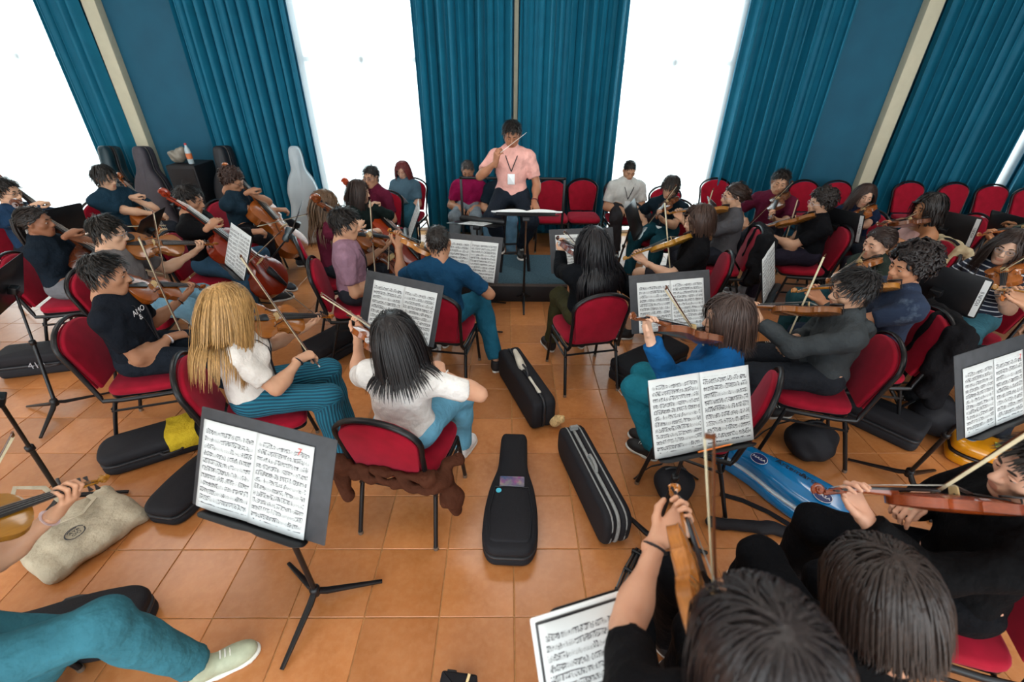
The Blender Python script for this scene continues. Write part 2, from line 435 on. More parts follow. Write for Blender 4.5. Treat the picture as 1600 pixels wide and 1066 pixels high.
# daylight comes in through the glazing; unseen glowing panels added for top light
for a, b in WIN: area('window_daylight', ((a+b)/2, WY+0.35, 1.8), (R(-90), 0, 0), b-a, 3.5, 1, portal=True)
area('facade_daylight', (0, YB-0.1, TOP/2), (R(90), 0, 0), XR-XL, TOP, 1, portal=True)
FILLM, _t, _p = base_mat('lamp_diffuser'); _p.inputs['Emission Color'].default_value = (1, 0.96, 0.90, 1); _p.inputs['Emission Strength'].default_value = 3.0
for i, (x, y, lb) in enumerate([(-4.5, 0.8, 'over the left near players'), (0, 0.8, 'over the near aisle'), (4.5, 0.8, 'over the right near players'), (-4.5, 4.0, 'over the cellists'), (0, 4.0, 'over the podium'), (4.5, 4.0, 'over the right violins')]):
    l = empty('ceiling_fill', (x, y, TOP), 0, 'flat added fill panel on the ceiling '+lb, 'lamp', 'added ceiling fill panels')
    MB().box((0, 0, -0.03), (1.9, 1.0, 0.06), bev=0.01).build('housing', WHITEP, l)
    MB().box((0, 0, -0.064), (1.8, 0.9, 0.01)).build('diffuser', FILLM, l)
# ------------------------------------------------------------------ chairs
def red_mat():
    m, t, p = base_mat('red_upholstery'); co = t.coord('Object'); n = t.noise(co, 12, 4); f = t.noise(co, 300, 2)
    t.l.new(t.mix(t.ramp(n, 0.3, 0.7), (0.25, 0.0015, 0.013), (0.36, 0.003, 0.022)), p.inputs['Base Color'])
    p.inputs['Roughness'].default_value = 0.8; p.inputs['Specular IOR Level'].default_value = 0.2
    p.inputs['Sheen Weight'].default_value = 0.3; p.inputs['Sheen Tint'].default_value = (1, 0.25, 0.35, 1)
    t.l.new(t.bump(f, 0.12, 0.003), p.inputs['Normal']); return m
RED = red_mat()
FERR = mat('steel_ferrule', '9a958c', 0.35, 0.8)
def back_outline(w, h, n=14):
    pts = [(-w*0.40, 0), (w*0.40, 0)]
    r = w/2
    pts.append((r*0.95, h*0.45)); 
    for k in range(n+1):
        a = math.pi*k/n; pts.append((r*math.cos(a), h-r*0.62+r*0.62*math.sin(a)))
    pts.append((-r*0.95, h*0.45)); return pts
def chair_proto():
    root = empty('banquet_chair')
    # seat, hips of a sitter are over the origin
    sw = 0.45
    b = MB(); b.prism([(-0.20, -0.19), (0.20, -0.19), (0.225, 0.10), (0.205, 0.25), (-0.205, 0.25), (-0.225, 0.10)], 0.415, 0.468, 0.022, 3, rc=0.09, dome=0.016); b.build('seat', RED, root)
    MB().prism([(-0.19, -0.18), (0.19, -0.18), (0.2, 0.24), (-0.2, 0.24)], 0.398, 0.416, 0.0, rc=0.06).build('seat_pan', BLACK(), root)
    tilt = R(11); mb = frame((0, -0.225, 0.47), (1, 0, 0), (0, -math.sin(tilt), math.cos(tilt)), (0, -math.cos(tilt), -math.sin(tilt)))
    # local of mb: x right, y up along the back, z towards the rear
    MB().prism(back_outline(0.40, 0.41), -0.036, -0.004, 0.015, 3, dome=0.0, mat=mb).build('backrest', RED, root)
    MB().prism(back_outline(0.395, 0.405), 0.002, 0.014, 0.006, 2, mat=mb).build('rear_panel', RED, root)
    o = back_outline(0.43, 0.43); fr = [mb @ Vector((x, y, 0.002)) for x, y in o[1:]+[o[0]]]
    side = lambda s: [(s*0.205, -0.21, 0.40), (s*0.212, -0.10, 0.392), (s*0.215, 0.10, 0.392), (s*0.213, 0.185, 0.392)]
    pts = [Vector(p) for p in reversed(side(1))] + [Vector((0.195, -0.222, 0.43))] + fr[1:-1] + [Vector((-0.195, -0.222, 0.43))] + [Vector(p) for p in side(-1)]
    MB().tube(pts, 0.0125, 8, flat=1.25).build('back_frame', BLACK(), root)
    legs = [(0.213, 0.18, 0.224, 0.245), (-0.213, 0.18, -0.224, 0.245), (0.205, -0.15, 0.222, -0.275), (-0.205, -0.15, -0.222, -0.275)]
    lm = []
    for x, y, x2, y2 in legs:
        l = MB().tube([(x, y, 0.395), (x+(x2-x)*0.35, y+(y2-y)*0.35, 0.27), (x2, y2, 0.018)], 0.0125, 8).build('leg', BLACK(), root)
        MB().tube([(x2, y2, 0.022), (x2, y2, 0.0)], 0.0145, 8).build('ferrule', FERR, l)
    for s in (-1, 1):
        MB().tube([(s*0.216, 0.2, 0.32), (s*0.213, -0.19, 0.32)], 0.009, 6).build('stretcher', BLACK(), root)
    MB().tube([(-0.212, -0.185, 0.335), (0.212, -0.185, 0.335)], 0.009, 6).build('stretcher', BLACK(), root)
    return root
CHAIR0 = chair_proto(); CHAIR_USED = [0]
def chair(x, y, yaw, label):
    o = CHAIR0 if not CHAIR_USED[0] else copy_tree(CHAIR0); CHAIR_USED[0] = 1
    o.location = (x, y, 0); o.rotation_euler = (0, 0, R(yaw))
    return tag(o, label, 'chair', 'red banquet chairs')
# ------------------------------------------------------------------ violins, violas, cellos
VO = [(0, 0), (.001, .022), (.006, .044), (.018, .07), (.036, .089), (.058, .1), (.08, .1035), (.103, .0990), (.124, .089), (.138, .0815), (.147, .0825), (.150, .074), (.157, .0645), (.168, .0585), (.18, .0558), (.192, .0552), (.205, .0565), (.219, .061), (.230, .0675), (.237, .0765), (.245, .0735), (.258, .0765), (.275, .0825), (.293, .0845), (.31, .0815), (.326, .0725), (.34, .056), (.35, .034), (.355, .014), (.356, 0)]
def fiddle_meshes(kind):
    k = {'violin': 1.0, 'viola': 1.13, 'cello': 2.1}[kind]; rib = {'violin': .031, 'viola': .037, 'cello': .112}[kind]
    P = {}
    ys = [p[0]*k for p in VO]; ws = [p[1]*k for p in VO]; NX = 10
    def plate(z0, sgn, arch):
        V = []; F = []
        for y, w in zip(ys, ws):
            pr = math.sin(math.pi*min(1, max(0, (y/k)/.356)))**0.6
            for j in range(NX+1):
                q = -1+2*j/NX; w_ = w*1.04
                e = max(0, 1-q*q)**0.75
                V.append((q*w_, y+(-.002*k if y < .001 else 0), z0+sgn*(arch*e*pr)))
        n = NX+1
        for i in range(len(ys)-1):
            for j in range(NX):
                f = (i*n+j, i*n+j+1, (i+1)*n+j+1, (i+1)*n+j); F.append(f if sgn > 0 else f[::-1])
        return V, F
    a = .015*k; h = rib/2
    b = MB(); V, F = plate(h, 1, a); b.add(V, F, 0, True)
    V2 = [(x, y, h-.004*k) for x, y, z in V]; n = NX+1  # plate edge
    for col in (0, NX):
        E1 = [V[i*n+col] for i in range(len(ys))]; E2 = [(x, y, h-.004*k) for x, y, z in E1]; m_ = len(E1)
        b.add(E1+E2, [(i, i+1, i+1+m_, i+m_) if col == 0 else (i, i+m_, i+1+m_, i+1) for i in range(m_-1)], 0, False)
    P['top'] = b
    b = MB(); V, F = plate(-h, -1, a*.8); b.add(V, F, 0, True)
    for s in (-1, 1):
        E1 = [(s*w, y, h) for y, w in zip(ys, ws)]; E2 = [(s*w, y, -h) for y, w in zip(ys, ws)]; m_ = len(E1)
        b.add(E1+E2, [(i, i+m_, i+1+m_, i+1) if s > 0 else (i, i+1, i+1+m_, i+m_) for i in range(m_-1)], 0, False)
    P['back'] = b
    # neck, pegbox and scroll in one wooden piece
    b = MB(); zt = h+.002*k
    nn = [(.335, .016, .030), (.37, .0135, .019), (.42, .0125, .017), (.47, .0115, .016), (.49, .0115, .017)]
    V = []; F = []; m_ = 8
    for y, w, d in nn:
        for j in range(m_):
            an = math.pi + math.pi*j/(m_-1); V.append((w*k*math.cos(an), y*k, zt+.010*k+d*k*math.sin(an)))
    for i in range(len(nn)-1):
        for j in range(m_): f = (i*m_+j, i*m_+(j+1) % m_, (i+1)*m_+(j+1) % m_, (i+1)*m_+j); F.append(f)
    b.add(V, [f[::-1] for f in F], 0, True)
    zb = zt+.004*k
    for s in (-1, 1):
        b.tube([(s*.0085*k, .485*k, zb), (s*.0075*k, .52*k, zb-.006*k), (s*.006*k, .553*k, zb-.016*k)], [.0055*k, .005*k, .0045*k], 6)
    b.tube([(0, .487*k, zb-.008*k), (0, .52*k, zb-.014*k), (0, .557*k, zb-.022*k)], [.0075*k, .007*k, .006*k], 6)
    sp = []; rr = []
    for i in range(30):
        an = -math.pi*.62 + i/29*math.pi*3.4; ra = (.0175-.0148*i/29)*k
        sp.append((0, .571*k+ra*math.cos(an+1.2), zb-.010*k+ra*math.sin(an+1.2))); rr.append((.0085-.0048*i/29)*k)
    b.tube(sp, rr, 7, flat=1.0)
    b.tube([(-.017*k, .571*k, zb-.010*k), (.017*k, .571*k, zb-.010*k)], .0055*k, 8)
    b.tube([(-.011*k, .571*k, zb-.010*k), (.011*k, .571*k, zb-.010*k)], .011*k, 10)
    P['neck'] = b
    b = MB(); z1 = h+.012*k
    b.add([(-.021*k, .215*k, z1+.012*k), (.021*k, .215*k, z1+.012*k), (.012*k, .487*k, z1+.001*k), (-.012*k, .487*k, z1+.001*k),
           (-.019*k, .215*k, z1+.005*k), (.019*k, .215*k, z1+.005*k), (.011*k, .487*k, z1-.005*k), (-.011*k, .487*k, z1-.005*k),
           (0, .215*k, z1+.0165*k), (0, .487*k, z1+.004*k)],
          [(0, 1, 8), (0, 8, 9, 3), (8, 1, 2, 9), (4, 7, 6, 5), (0, 3, 7, 4), (1, 5, 6, 2), (0, 4, 5, 1), (2, 6, 7, 3), (3, 9, 2)], 0)
    P['fingerboard'] = b
    b = MB(); zc = h+a*.9
    b.prism([(-.008*k, 0), (.008*k, 0), (.021*k, .098*k), (.018*k, .112*k), (-.018*k, .112*k), (-.021*k, .098*k)], 0, .006*k, .002*k, 2, rc=.006*k,
            mat=frame((0, .006*k, h+.006*k), (1, 0, 0), unit((0, 1, .10)), unit((0, -.10, 1))))
    P['tailpiece'] = b
    b = MB(); b.prism([(-.0205*k, 0), (-.010*k, 0), (-.006*k, .006*k), (.006*k, .006*k), (.010*k, 0), (.0205*k, 0), (.019*k, .024*k), (.010*k, .032*k), (-.010*k, .032*k), (-.019*k, .024*k)], -.002*k, .002*k,
            mat=frame((0, .162*k, h+a*.8), (1, 0, 0), (0, 0, 1), (0, -1, 0)), sm=False)
    P['bridge'] = b
    for i in range(4):
        x = (-1.5+i)
        P['string.%d' % i] = MB().tube([(x*.0095*k, .115*k, h+.020*k), (x*.011*k, .162*k, h+a*.8+(.033-.0018*abs(x)**1.5)*k), (x*.0053*k, .488*k, z1+.006*k), (x*.003*k, .53*k, zb)], .00075*k, 4)
        s = (-1, 1)[i % 2]; y = (.505+.012*i)*k; z = zb-(.003+.0032*i)*k
        P['peg.%d' % i] = MB().tube([(-s*.010*k, y, z), (s*.014*k, y, z), (s*.020*k, y, z), (s*.034*k, y, z)], [.003*k, .0035*k, .0045*k, .0085*k], 7, flat=0.6)
    for s in (-1, 1):
        sp = [(s*x*k, y*k, h+a*math.sqrt(max(0.05, 1-(x/.085)**2))*.98+.0006*k) for x, y in ((.0265, .205), (.023, .2), (.0245, .192), (.031, .182), (.036, .168), (.041, .152), (.048, .143), (.052, .137), (.0495, .131))]
        P['f_hole.%d' % (s+1)] = MB().tube(sp, [.003*k, .0024*k, .0018*k, .0022*k, .0024*k, .0022*k, .0018*k, .0026*k, .0034*k], 5, flat=0.35, up=(0, 0, 1))
    if kind != 'cello':
        b = MB(); b.prism([(-.082*k, .012*k), (-.06*k, -.006*k), (-.02*k, -.008*k), (-.014*k, .02*k), (-.03*k, .065*k), (-.06*k, .072*k), (-.082*k, .05*k)], h+.016*k, h+.024*k, .003*k, 2, rc=.02*k)
        b.tube([(-.03*k, -.004*k, -h), (-.03*k, -.004*k, h+.02*k)], .003*k, 6)
        P['chin_rest'] = b
    else:
        P['endpin'] = MB().tube([(0, .01, 0), (0, -.03, 0), (0, -.03, 0), (0, -.40, 0)], [.014, .014, .005, .004], 8)
    return {n_: b.mesh(kind+'_'+n_.split('.')[0]) for n_, b in P.items()}
EBONY = mat('ebony', '1a1719', 0.3, 0, 0.5, 0.15, 30); STRING = mat('steel_string', 'b8b8b4', 0.3, 0.9); MAPLE = mat('pale_maple', 'd8bd88', 0.5, 0, 0.5, 0.1, 40)
SLIT = mat('dark_slit', '120a06', 0.9)
FM = {}
FLEN = {'violin': .59, 'viola': .667, 'cello': 1.239}
def fiddle(kind, matrix, col, label, group=None):
    if kind not in FM: FM[kind] = fiddle_meshes(kind)
    root = empty(kind); root.matrix_world = matrix; tag(root, label, kind, group or {'violin': 'violins', 'viola': 'violas', 'cello': 'cellos'}[kind])
    wd = wood_mat(col); bk = wood_mat(col[:-1]+('0' if col[-1] != '0' else '1'), None) if False else wd
    for n_, me in FM[kind].items():
        s = n_.split('.')[0]
        m = {'top': wd, 'back': wd, 'neck': wd, 'bridge': MAPLE, 'string': STRING, 'f_hole': SLIT, 'endpin': STRING}.get(s, EBONY)
        link(s, me, root, m)
    return root
STICK = wood_mat('5b2d14'); BHAIR = mat('bow_hair', 'd9cfae', 0.5)
BOW = {}
def bow(frog, tip, up, label, kind='violin', pale=False):
    """bow with its frog end at frog pointing to tip; up is the side away from the strings"""
    if not BOW:
        L = .745; s = MB()
        s.tube([(0, y, .018-.013*math.sin(math.pi*(y/L))*.9) for y in np.linspace(-.03, L-.01, 14)], [.0044-.0016*i/13 for i in range(14)], 7)
        s.prism([(0, 0), (.006, 0), (.004, .02), (-.004, .02), (-.006, 0)], -.003, .003, mat=frame((0, L-.018, 0), (0, 1, 0), (0, 0, 1), (1, 0, 0)), sm=False)
        BOW['stick'] = s.mesh('stick')
        BOW['bow_hair'] = MB().box((0, (L-.02)/2+.02, -.001), (.010, L-.06, .0016)).mesh('bow_hair')
        f = MB(); f.prism([(-.002, 0), (.046, 0), (.044, .008), (.036, .016), (-.002, .016)], -.005, .005, .001, 1, mat=frame((0, -.004, -.001), (0, 1, 0), (0, 0, 1), (1, 0, 0))); BOW['frog'] = f.mesh('frog')
        BOW['screw'] = MB().tube([(0, -.03, .018), (0, -.045, .018)], .0046, 7).mesh('screw')
    root = empty('bow'); root.matrix_world = frame_yz(frog, np.asarray(tip)-np.asarray(frog), up); tag(root, label, 'bow', 'bows')
    link('stick', BOW['stick'], root, STICK); link('bow_hair', BOW['bow_hair'], root, BHAIR); link('frog', BOW['frog'], root, EBONY); link('screw', BOW['screw'], root, STRING)
    return root
# ------------------------------------------------------------------ music stands and printed music
def music_mat(name, staves=11, seed=0.0, margin=(0.05, 0.06)):
    """printed notation: staves, note heads, stems and beams in page (uv) coordinates"""
    if name in MATS: return MATS[name]
    m, t, p = base_mat(name); uv = t.node('ShaderNodeTexCoord').outputs['UV']
    sx = t.node('ShaderNodeSeparateXYZ'); t.l.new(uv, sx.inputs[0]); u, v = sx.outputs[0], sx.outputs[1]
    row = t.m('MULTIPLY', v, staves); fr = t.m('FRACT', row); ri = t.m('FLOOR', row)
    band = t.m('MULTIPLY', t.m('GREATER_THAN', fr, 0.30), t.m('LESS_THAN', fr, 0.66))
    ln = t.m('LESS_THAN', t.m('FRACT', t.m('MULTIPLY', t.m('SUBTRACT', fr, 0.30), 13.9)), 0.22)
    lines = t.m('MULTIPLY', t.m('MULTIPLY', band, ln), 0.85)
    def vec(a, b, c):
        n = t.node('ShaderNodeCombineXYZ')
        for i, q in enumerate((a, b, c)): t.put(n.inputs[i], q)
        return n.outputs[0]
    rz = t.m('ADD', t.m('MULTIPLY', ri, 7.3), seed)
    # note heads and stems
    vo = t.node('ShaderNodeTexVoronoi'); vo.inputs['Scale'].default_value = 1.0; t.l.new(vec(t.m('MULTIPLY', u, 46), t.m('MULTIPLY', row, 5.0), rz), vo.inputs['Vector'])
    wide = t.m('MULTIPLY', t.m('GREATER_THAN', fr, 0.2), t.m('LESS_THAN', fr, 0.8))
    heads = t.m('MULTIPLY', t.m('LESS_THAN', vo.outputs[0], 0.36), wide)
    nb = t.noise(vec(t.m('MULTIPLY', u, 150), t.m('MULTIPLY', ri, 3.1), rz), 1.0, 1)
    stems = t.m('MULTIPLY', t.m('GREATER_THAN', nb, 0.56), wide)
    # beams : thick strokes over groups of notes
    gate = t.noise(vec(t.m('MULTIPLY', u, 9), t.m('MULTIPLY', ri, 2.7), rz), 1.0, 1)
    slope = t.m('MULTIPLY', t.m('SUBTRACT', t.noise(vec(t.m('MULTIPLY', u, 6), ri, rz), 1.0, 0), 0.5), 0.5)
    bf = t.m('ADD', fr, slope); beam = t.m('MULTIPLY', t.m('MULTIPLY', t.m('GREATER_THAN', bf, 0.72), t.m('LESS_THAN', bf, 0.84)), t.m('GREATER_THAN', gate, 0.44))
    gaps = t.m('GREATER_THAN', t.noise(vec(t.m('MULTIPLY', u, 22), ri, rz), 1.0, 1), 0.40)
    beam = t.m('MULTIPLY', beam, gaps)
    dens = t.m('MULTIPLY_ADD', t.m('GREATER_THAN', gate, 0.40), 0.6, 0.4)
    ink = t.m('MAXIMUM', lines, t.m('MAXIMUM', t.m('MULTIPLY', t.m('MAXIMUM', heads, t.m('MULTIPLY', stems, 0.6)), dens), t.m('MULTIPLY', beam, 0.95)))
    inside = t.m('MULTIPLY', t.m('MULTIPLY', t.m('GREATER_THAN', u, margin[0]), t.m('LESS_THAN', u, 1-margin[0])), t.m('MULTIPLY', t.m('GREATER_THAN', v, margin[1]), t.m('LESS_THAN', v, 0.93)))
    ink = t.m('MULTIPLY', ink, inside)
    n = t.noise(t.coord('Object'), 8.0, 3)
    pap = t.mix(t.ramp(n, 0.3, 0.7), (0.60, 0.63, 0.635), (0.67, 0.70, 0.705))
    t.l.new(t.mix(ink, pap, (0.035, 0.035, 0.04)), p.inputs['Base Color'])
    p.inputs['Roughness'].default_value = 0.7; p.inputs['Specular IOR Level'].default_value = 0.2
    MATS[name] = m; return m
def page_mesh(w, h, bend=0.012, phase=0):
    nx, ny = 12, 8; V = []; F = []; UV = []
    for j in range(ny+1):
        for i in range(nx+1):
            u, v = i/nx, j/ny
            V.append(((u-.5)*w, v*h, .003+bend*(math.sin(math.pi*u)*.7+.25*math.sin(2*math.pi*u+phase))*(1-.4*v)))
    b = len(V); V += [(x, y, z-.0012) for x, y, z in V]
    q = lambda i, j: j*(nx+1)+i
    for j in range(ny):
        for i in range(nx):
            f = (q(i, j), q(i+1, j), q(i+1, j+1), q(i, j+1)); F.append(f); F.append(tuple(k+b for k in f[::-1]))
    for i in range(nx): F.append((q(i, 0), q(i, 0)+b, q(i+1, 0)+b, q(i+1, 0))); F.append((q(i+1, ny), q(i+1, ny)+b, q(i, ny)+b, q(i, ny)))
    for j in range(ny): F.append((q(0, j+1), q(0, j+1)+b, q(0, j)+b, q(0, j))); F.append((q(nx, j), q(nx, j)+b, q(nx, j+1)+b, q(nx, j+1)))
    me = bpy.data.meshes.new('page'); me.from_pydata(V, [], F); me.polygons.foreach_set('use_smooth', np.full(len(F), True))
    uvl = me.uv_layers.new(name='UVMap'); n1 = (nx+1)*(ny+1)
    for lp in me.loops:
        k = lp.vertex_index % n1; uvl.data[lp.index].uv = ((k % (nx+1))/nx, (k//(nx+1))/ny)
    me.update(); return me
PAGES = [page_mesh(.225, .31, .006, p) for p in (0.0, 2.0)]
PSC = 1.10
PLAINPAPER = mat('plain_paper', 'e4e8e8', 0.7, 0, 0.2, 0.03, 8); REDINK = mat('red_ink', 'd0342c', 0.6)
GREYB = mat('grey_black_board', '3a3c40', 0.6, 0, 0.4, 0.15, 25)
STANDP = {}
def stand(top, zt, yaw, label, tilt=62, w=.50, h=.33, board=None, sheets=2, sheet_label=None, base=None, sx=0.0, strip=None, number=None, pencil=False, leg0=20, seed=None):
    """music stand; top = pixel of the middle of the desk's upper edge, which is zt above the floor; yaw: the way a reader faces"""
    T = at(*top, zt) if len(top) == 2 else np.array([*top[:2], zt]); root = empty('music_stand', (0, 0, 0), 0, label, 'music stand', 'music stands')
    a = R(yaw); ti = R(tilt); H = h if board is None else board[1]
    xr = np.array([math.cos(a), math.sin(a), 0]); yf = np.array([-math.sin(a), math.cos(a), 0]); up = yf*math.cos(ti)+np.array([0, 0, 1])*math.sin(ti); nrm = np.cross(xr, up)
    bot = T - up*H
    root.location = (*(T-up*H*.6)[:2], 0)
    D = frame(bot - np.array([*root.location]), xr, up, nrm)   # desk frame: x right, y up the desk, z towards the reader
    if 'lip' not in STANDP: pass
    MB().prism([(-w/2, 0), (w/2, 0), (w/2, h), (-w/2, h)], -.004, 0, .001, 1, rc=.025, mat=D).build('desk', BLACK(), root)
    lip = frame(D @ Vector((0, 0, 0)), xr, nrm, -up)
    MB().prism([(-w/2+.02, -.004), (w/2-.02, -.004), (w/2-.01, .035), (w/2-.04, .058), (.06, .058), (0.02, .048), (-.05, .058), (-w/2+.04, .058), (-w/2+.01, .035)], 0, .003, .001, 1, rc=.012, mat=lip).build('ledge', BLACK(), root)
    if board: MB().prism([(-board[0]/2, .004), (board[0]/2, .004), (board[0]/2, board[1]), (-board[0]/2, board[1])], .0005, .004, .001, 1, rc=.006, mat=D).build('backing_board', GREYB, root)
    # tilting joint, pole and three flat feet
    j = D @ Vector((0, h*.42, -.034)); jl = Vector(j); bl = Vector((jl.x, jl.y, 0)) if base is None else Vector(at(*base, .09)) - Vector((*root.location[:2], 0)); bl.z = 0
    MB().box((jl+Vector(D.to_3x3() @ Vector((0, 0, .002)))), (.07, .05, .05), rot=D.to_3x3(), bev=.006).build('tilt_joint', BLACK(), root)
    p0 = Vector((bl.x, bl.y, .09))
    MB().tube([p0, p0.lerp(jl, .55)], .0125, 9).build('pole', BLACK(), root)
    MB().tube([p0.lerp(jl, .5), jl], .009, 8).build('inner_pole', mat('chrome', 'b9bcc0', 0.15, 1.0) if seed == 'c' else BLACK(), root)
    MB().lathe([(.014, 0), (.02, .005), (.02, .03), (.014, .036)], 10, Matrix.Translation(p0.lerp(jl, .53))).build('collar', BLACK(), root)
    MB().lathe([(.018, -.02), (.024, -.01), (.024, .03), (.015, .04)], 10, Matrix.Translation(p0)).build('hub', BLACK(), root)
    for q in range(3):
        an = R(leg0+120*q); d = Vector((math.cos(an), math.sin(an), 0))
        MB().tube([p0+d*.012+Vector((0, 0, .005)), p0+d*.05+Vector((0, 0, -.015)), Vector((bl.x, bl.y, .012))+d*.30], [.016, .017, .010], 6, flat=0.8, up=(0, 0, 1)).build('leg', BLACK(), root)
    if strip:
        hh = board[1] if board else h; ww = (board[0] if board else w)/2
        k = 1 if strip[1] > 0 else -1
        zoff = .0045 if strip[2] == 'f' else -.0055
        fr = D @ Matrix.Translation((k*(ww-.025), hh*.5, zoff)) @ (Matrix.Identity(4) if strip[2] == 'f' else Matrix.Rotation(math.pi, 4, 'Y'))
        MB().box((0, 0, 0), (.034, hh*.9, .001)).build('label_strip', PLAINPAPER, root, fr)
        text(root, strip[0], .030, EBONY, fr @ Matrix.Translation((0, 0, .0008)) @ Matrix.Rotation(R(90), 4, 'Z'))
    Wm = Matrix.Translation(root.location)
    if sheets:
        s = empty('sheet_music', (0, 0, 0)); s.matrix_world = Wm @ D @ Matrix.Translation((sx, .006, .006 if board else .002)); tag(s, sheet_label or 'printed sheet music on a stand', 'sheet music', 'printed sheet music')
        sd = seed if isinstance(seed, (int, float)) else random.randint(0, 99)
        for q in range(sheets):
            x = (q-(sheets-1)/2)*.224
            link('page', PAGES[q % 2], s, music_mat('notation_%d' % ((int(sd)+q) % 5), 11+(int(sd)+q) % 3, 3.7*((int(sd)+q) % 5)), Matrix.Translation((x*PSC, 0, .001*q)) @ Matrix.Diagonal((PSC, PSC, 1, 1)))
        if number: text(s, number, .035, REDINK, Matrix.Translation(((sheets-1)*.112+.085, .315, .016)))
    if pencil:
        pc = empty('pencil'); pc.matrix_world = Wm @ D @ Matrix.Translation((.03, .012, .03)) @ Matrix.Rotation(R(-88), 4, 'Z'); tag(pc, 'orange pencil lying on the ledge of the music stand', 'pencil')
        MB().tube([(0, -.085, 0), (0, .075, 0)], .0042, 6).build('barrel', mat('orange_lacquer', 'd8742a', .4), pc); MB().tube([(0, .075, 0), (0, .09, 0)], [.0042, .0008], 6).build('pencil_tip', MAPLE, pc)
    return root
# ------------------------------------------------------------------ bodies : smooth-blended solids turned into one surface
EDG = [((0,0,0),(1,0,0)),((0,1,0),(1,1,0)),((0,0,1),(1,0,1)),((0,1,1),(1,1,1)),((0,0,0),(0,1,0)),((1,0,0),(1,1,0)),((0,0,1),(0,1,1)),((1,0,1),(1,1,1)),((0,0,0),(0,0,1)),((1,0,0),(1,0,1)),((0,1,0),(0,1,1)),((1,1,0),(1,1,1))]
def surfnet(Fd, o, h):
    S = Fd < 0; n = [k-1 for k in Fd.shape]; cnt = np.zeros(n, np.int8)
    for a in (0, 1):
        for b in (0, 1):
            for c in (0, 1): cnt += S[a:a+n[0], b:b+n[1], c:c+n[2]]
    act = (cnt > 0) & (cnt < 8); ijk = np.argwhere(act); idx = np.full(n, -1, np.int64); idx[act] = np.arange(len(ijk))
    acc = np.zeros((len(ijk), 3), np.float32); w = np.zeros(len(ijk), np.float32)
    for a, b in EDG:
        a = np.array(a); b = np.array(b); fa = Fd[tuple((ijk+a).T)]; fb = Fd[tuple((ijk+b).T)]; m = (fa < 0) != (fb < 0)
        t = np.zeros_like(fa); t[m] = fa[m]/(fa[m]-fb[m]); acc[m] += (a+t[:, None]*(b-a))[m]; w[m] += 1
    V = np.asarray(o)+h*(ijk+acc/w[:, None]); Q = []
    for ax in range(3):
        sl = [slice(None)]*3; s0 = list(sl); s1 = list(sl); s0[ax] = slice(0, -1); s1[ax] = slice(1, None)
        A = S[tuple(s0)]; B = S[tuple(s1)]; e = np.argwhere(A != B); u, v = (ax+1) % 3, (ax+2) % 3
        e = e[(e[:, u] > 0) & (e[:, v] > 0) & (e[:, u] < n[u]) & (e[:, v] < n[v])]
        if not len(e): continue
        ins = A[tuple(e.T)]; q = []
        for du, dv in ((-1, -1), (0, -1), (0, 0), (-1, 0)):
            f = e.copy(); f[:, u] += du; f[:, v] += dv; q.append(idx[tuple(f.T)])
        q = np.stack(q, 1); q[~ins] = q[~ins][:, ::-1]; Q.append(q)
    return V.astype(np.float32), np.concatenate(Q)
def cone(a, b, ra, rb, k=.03, clip=()): return ('c', np.asarray(a, float), np.asarray(b, float), ra, rb, k, clip)
def ell(c, r, k=.03, rot=None, clip=()): return ('e', np.asarray(c, float), np.asarray(r, float), np.asarray(rot, float) if rot is not None else np.eye(3), 0, k, clip)
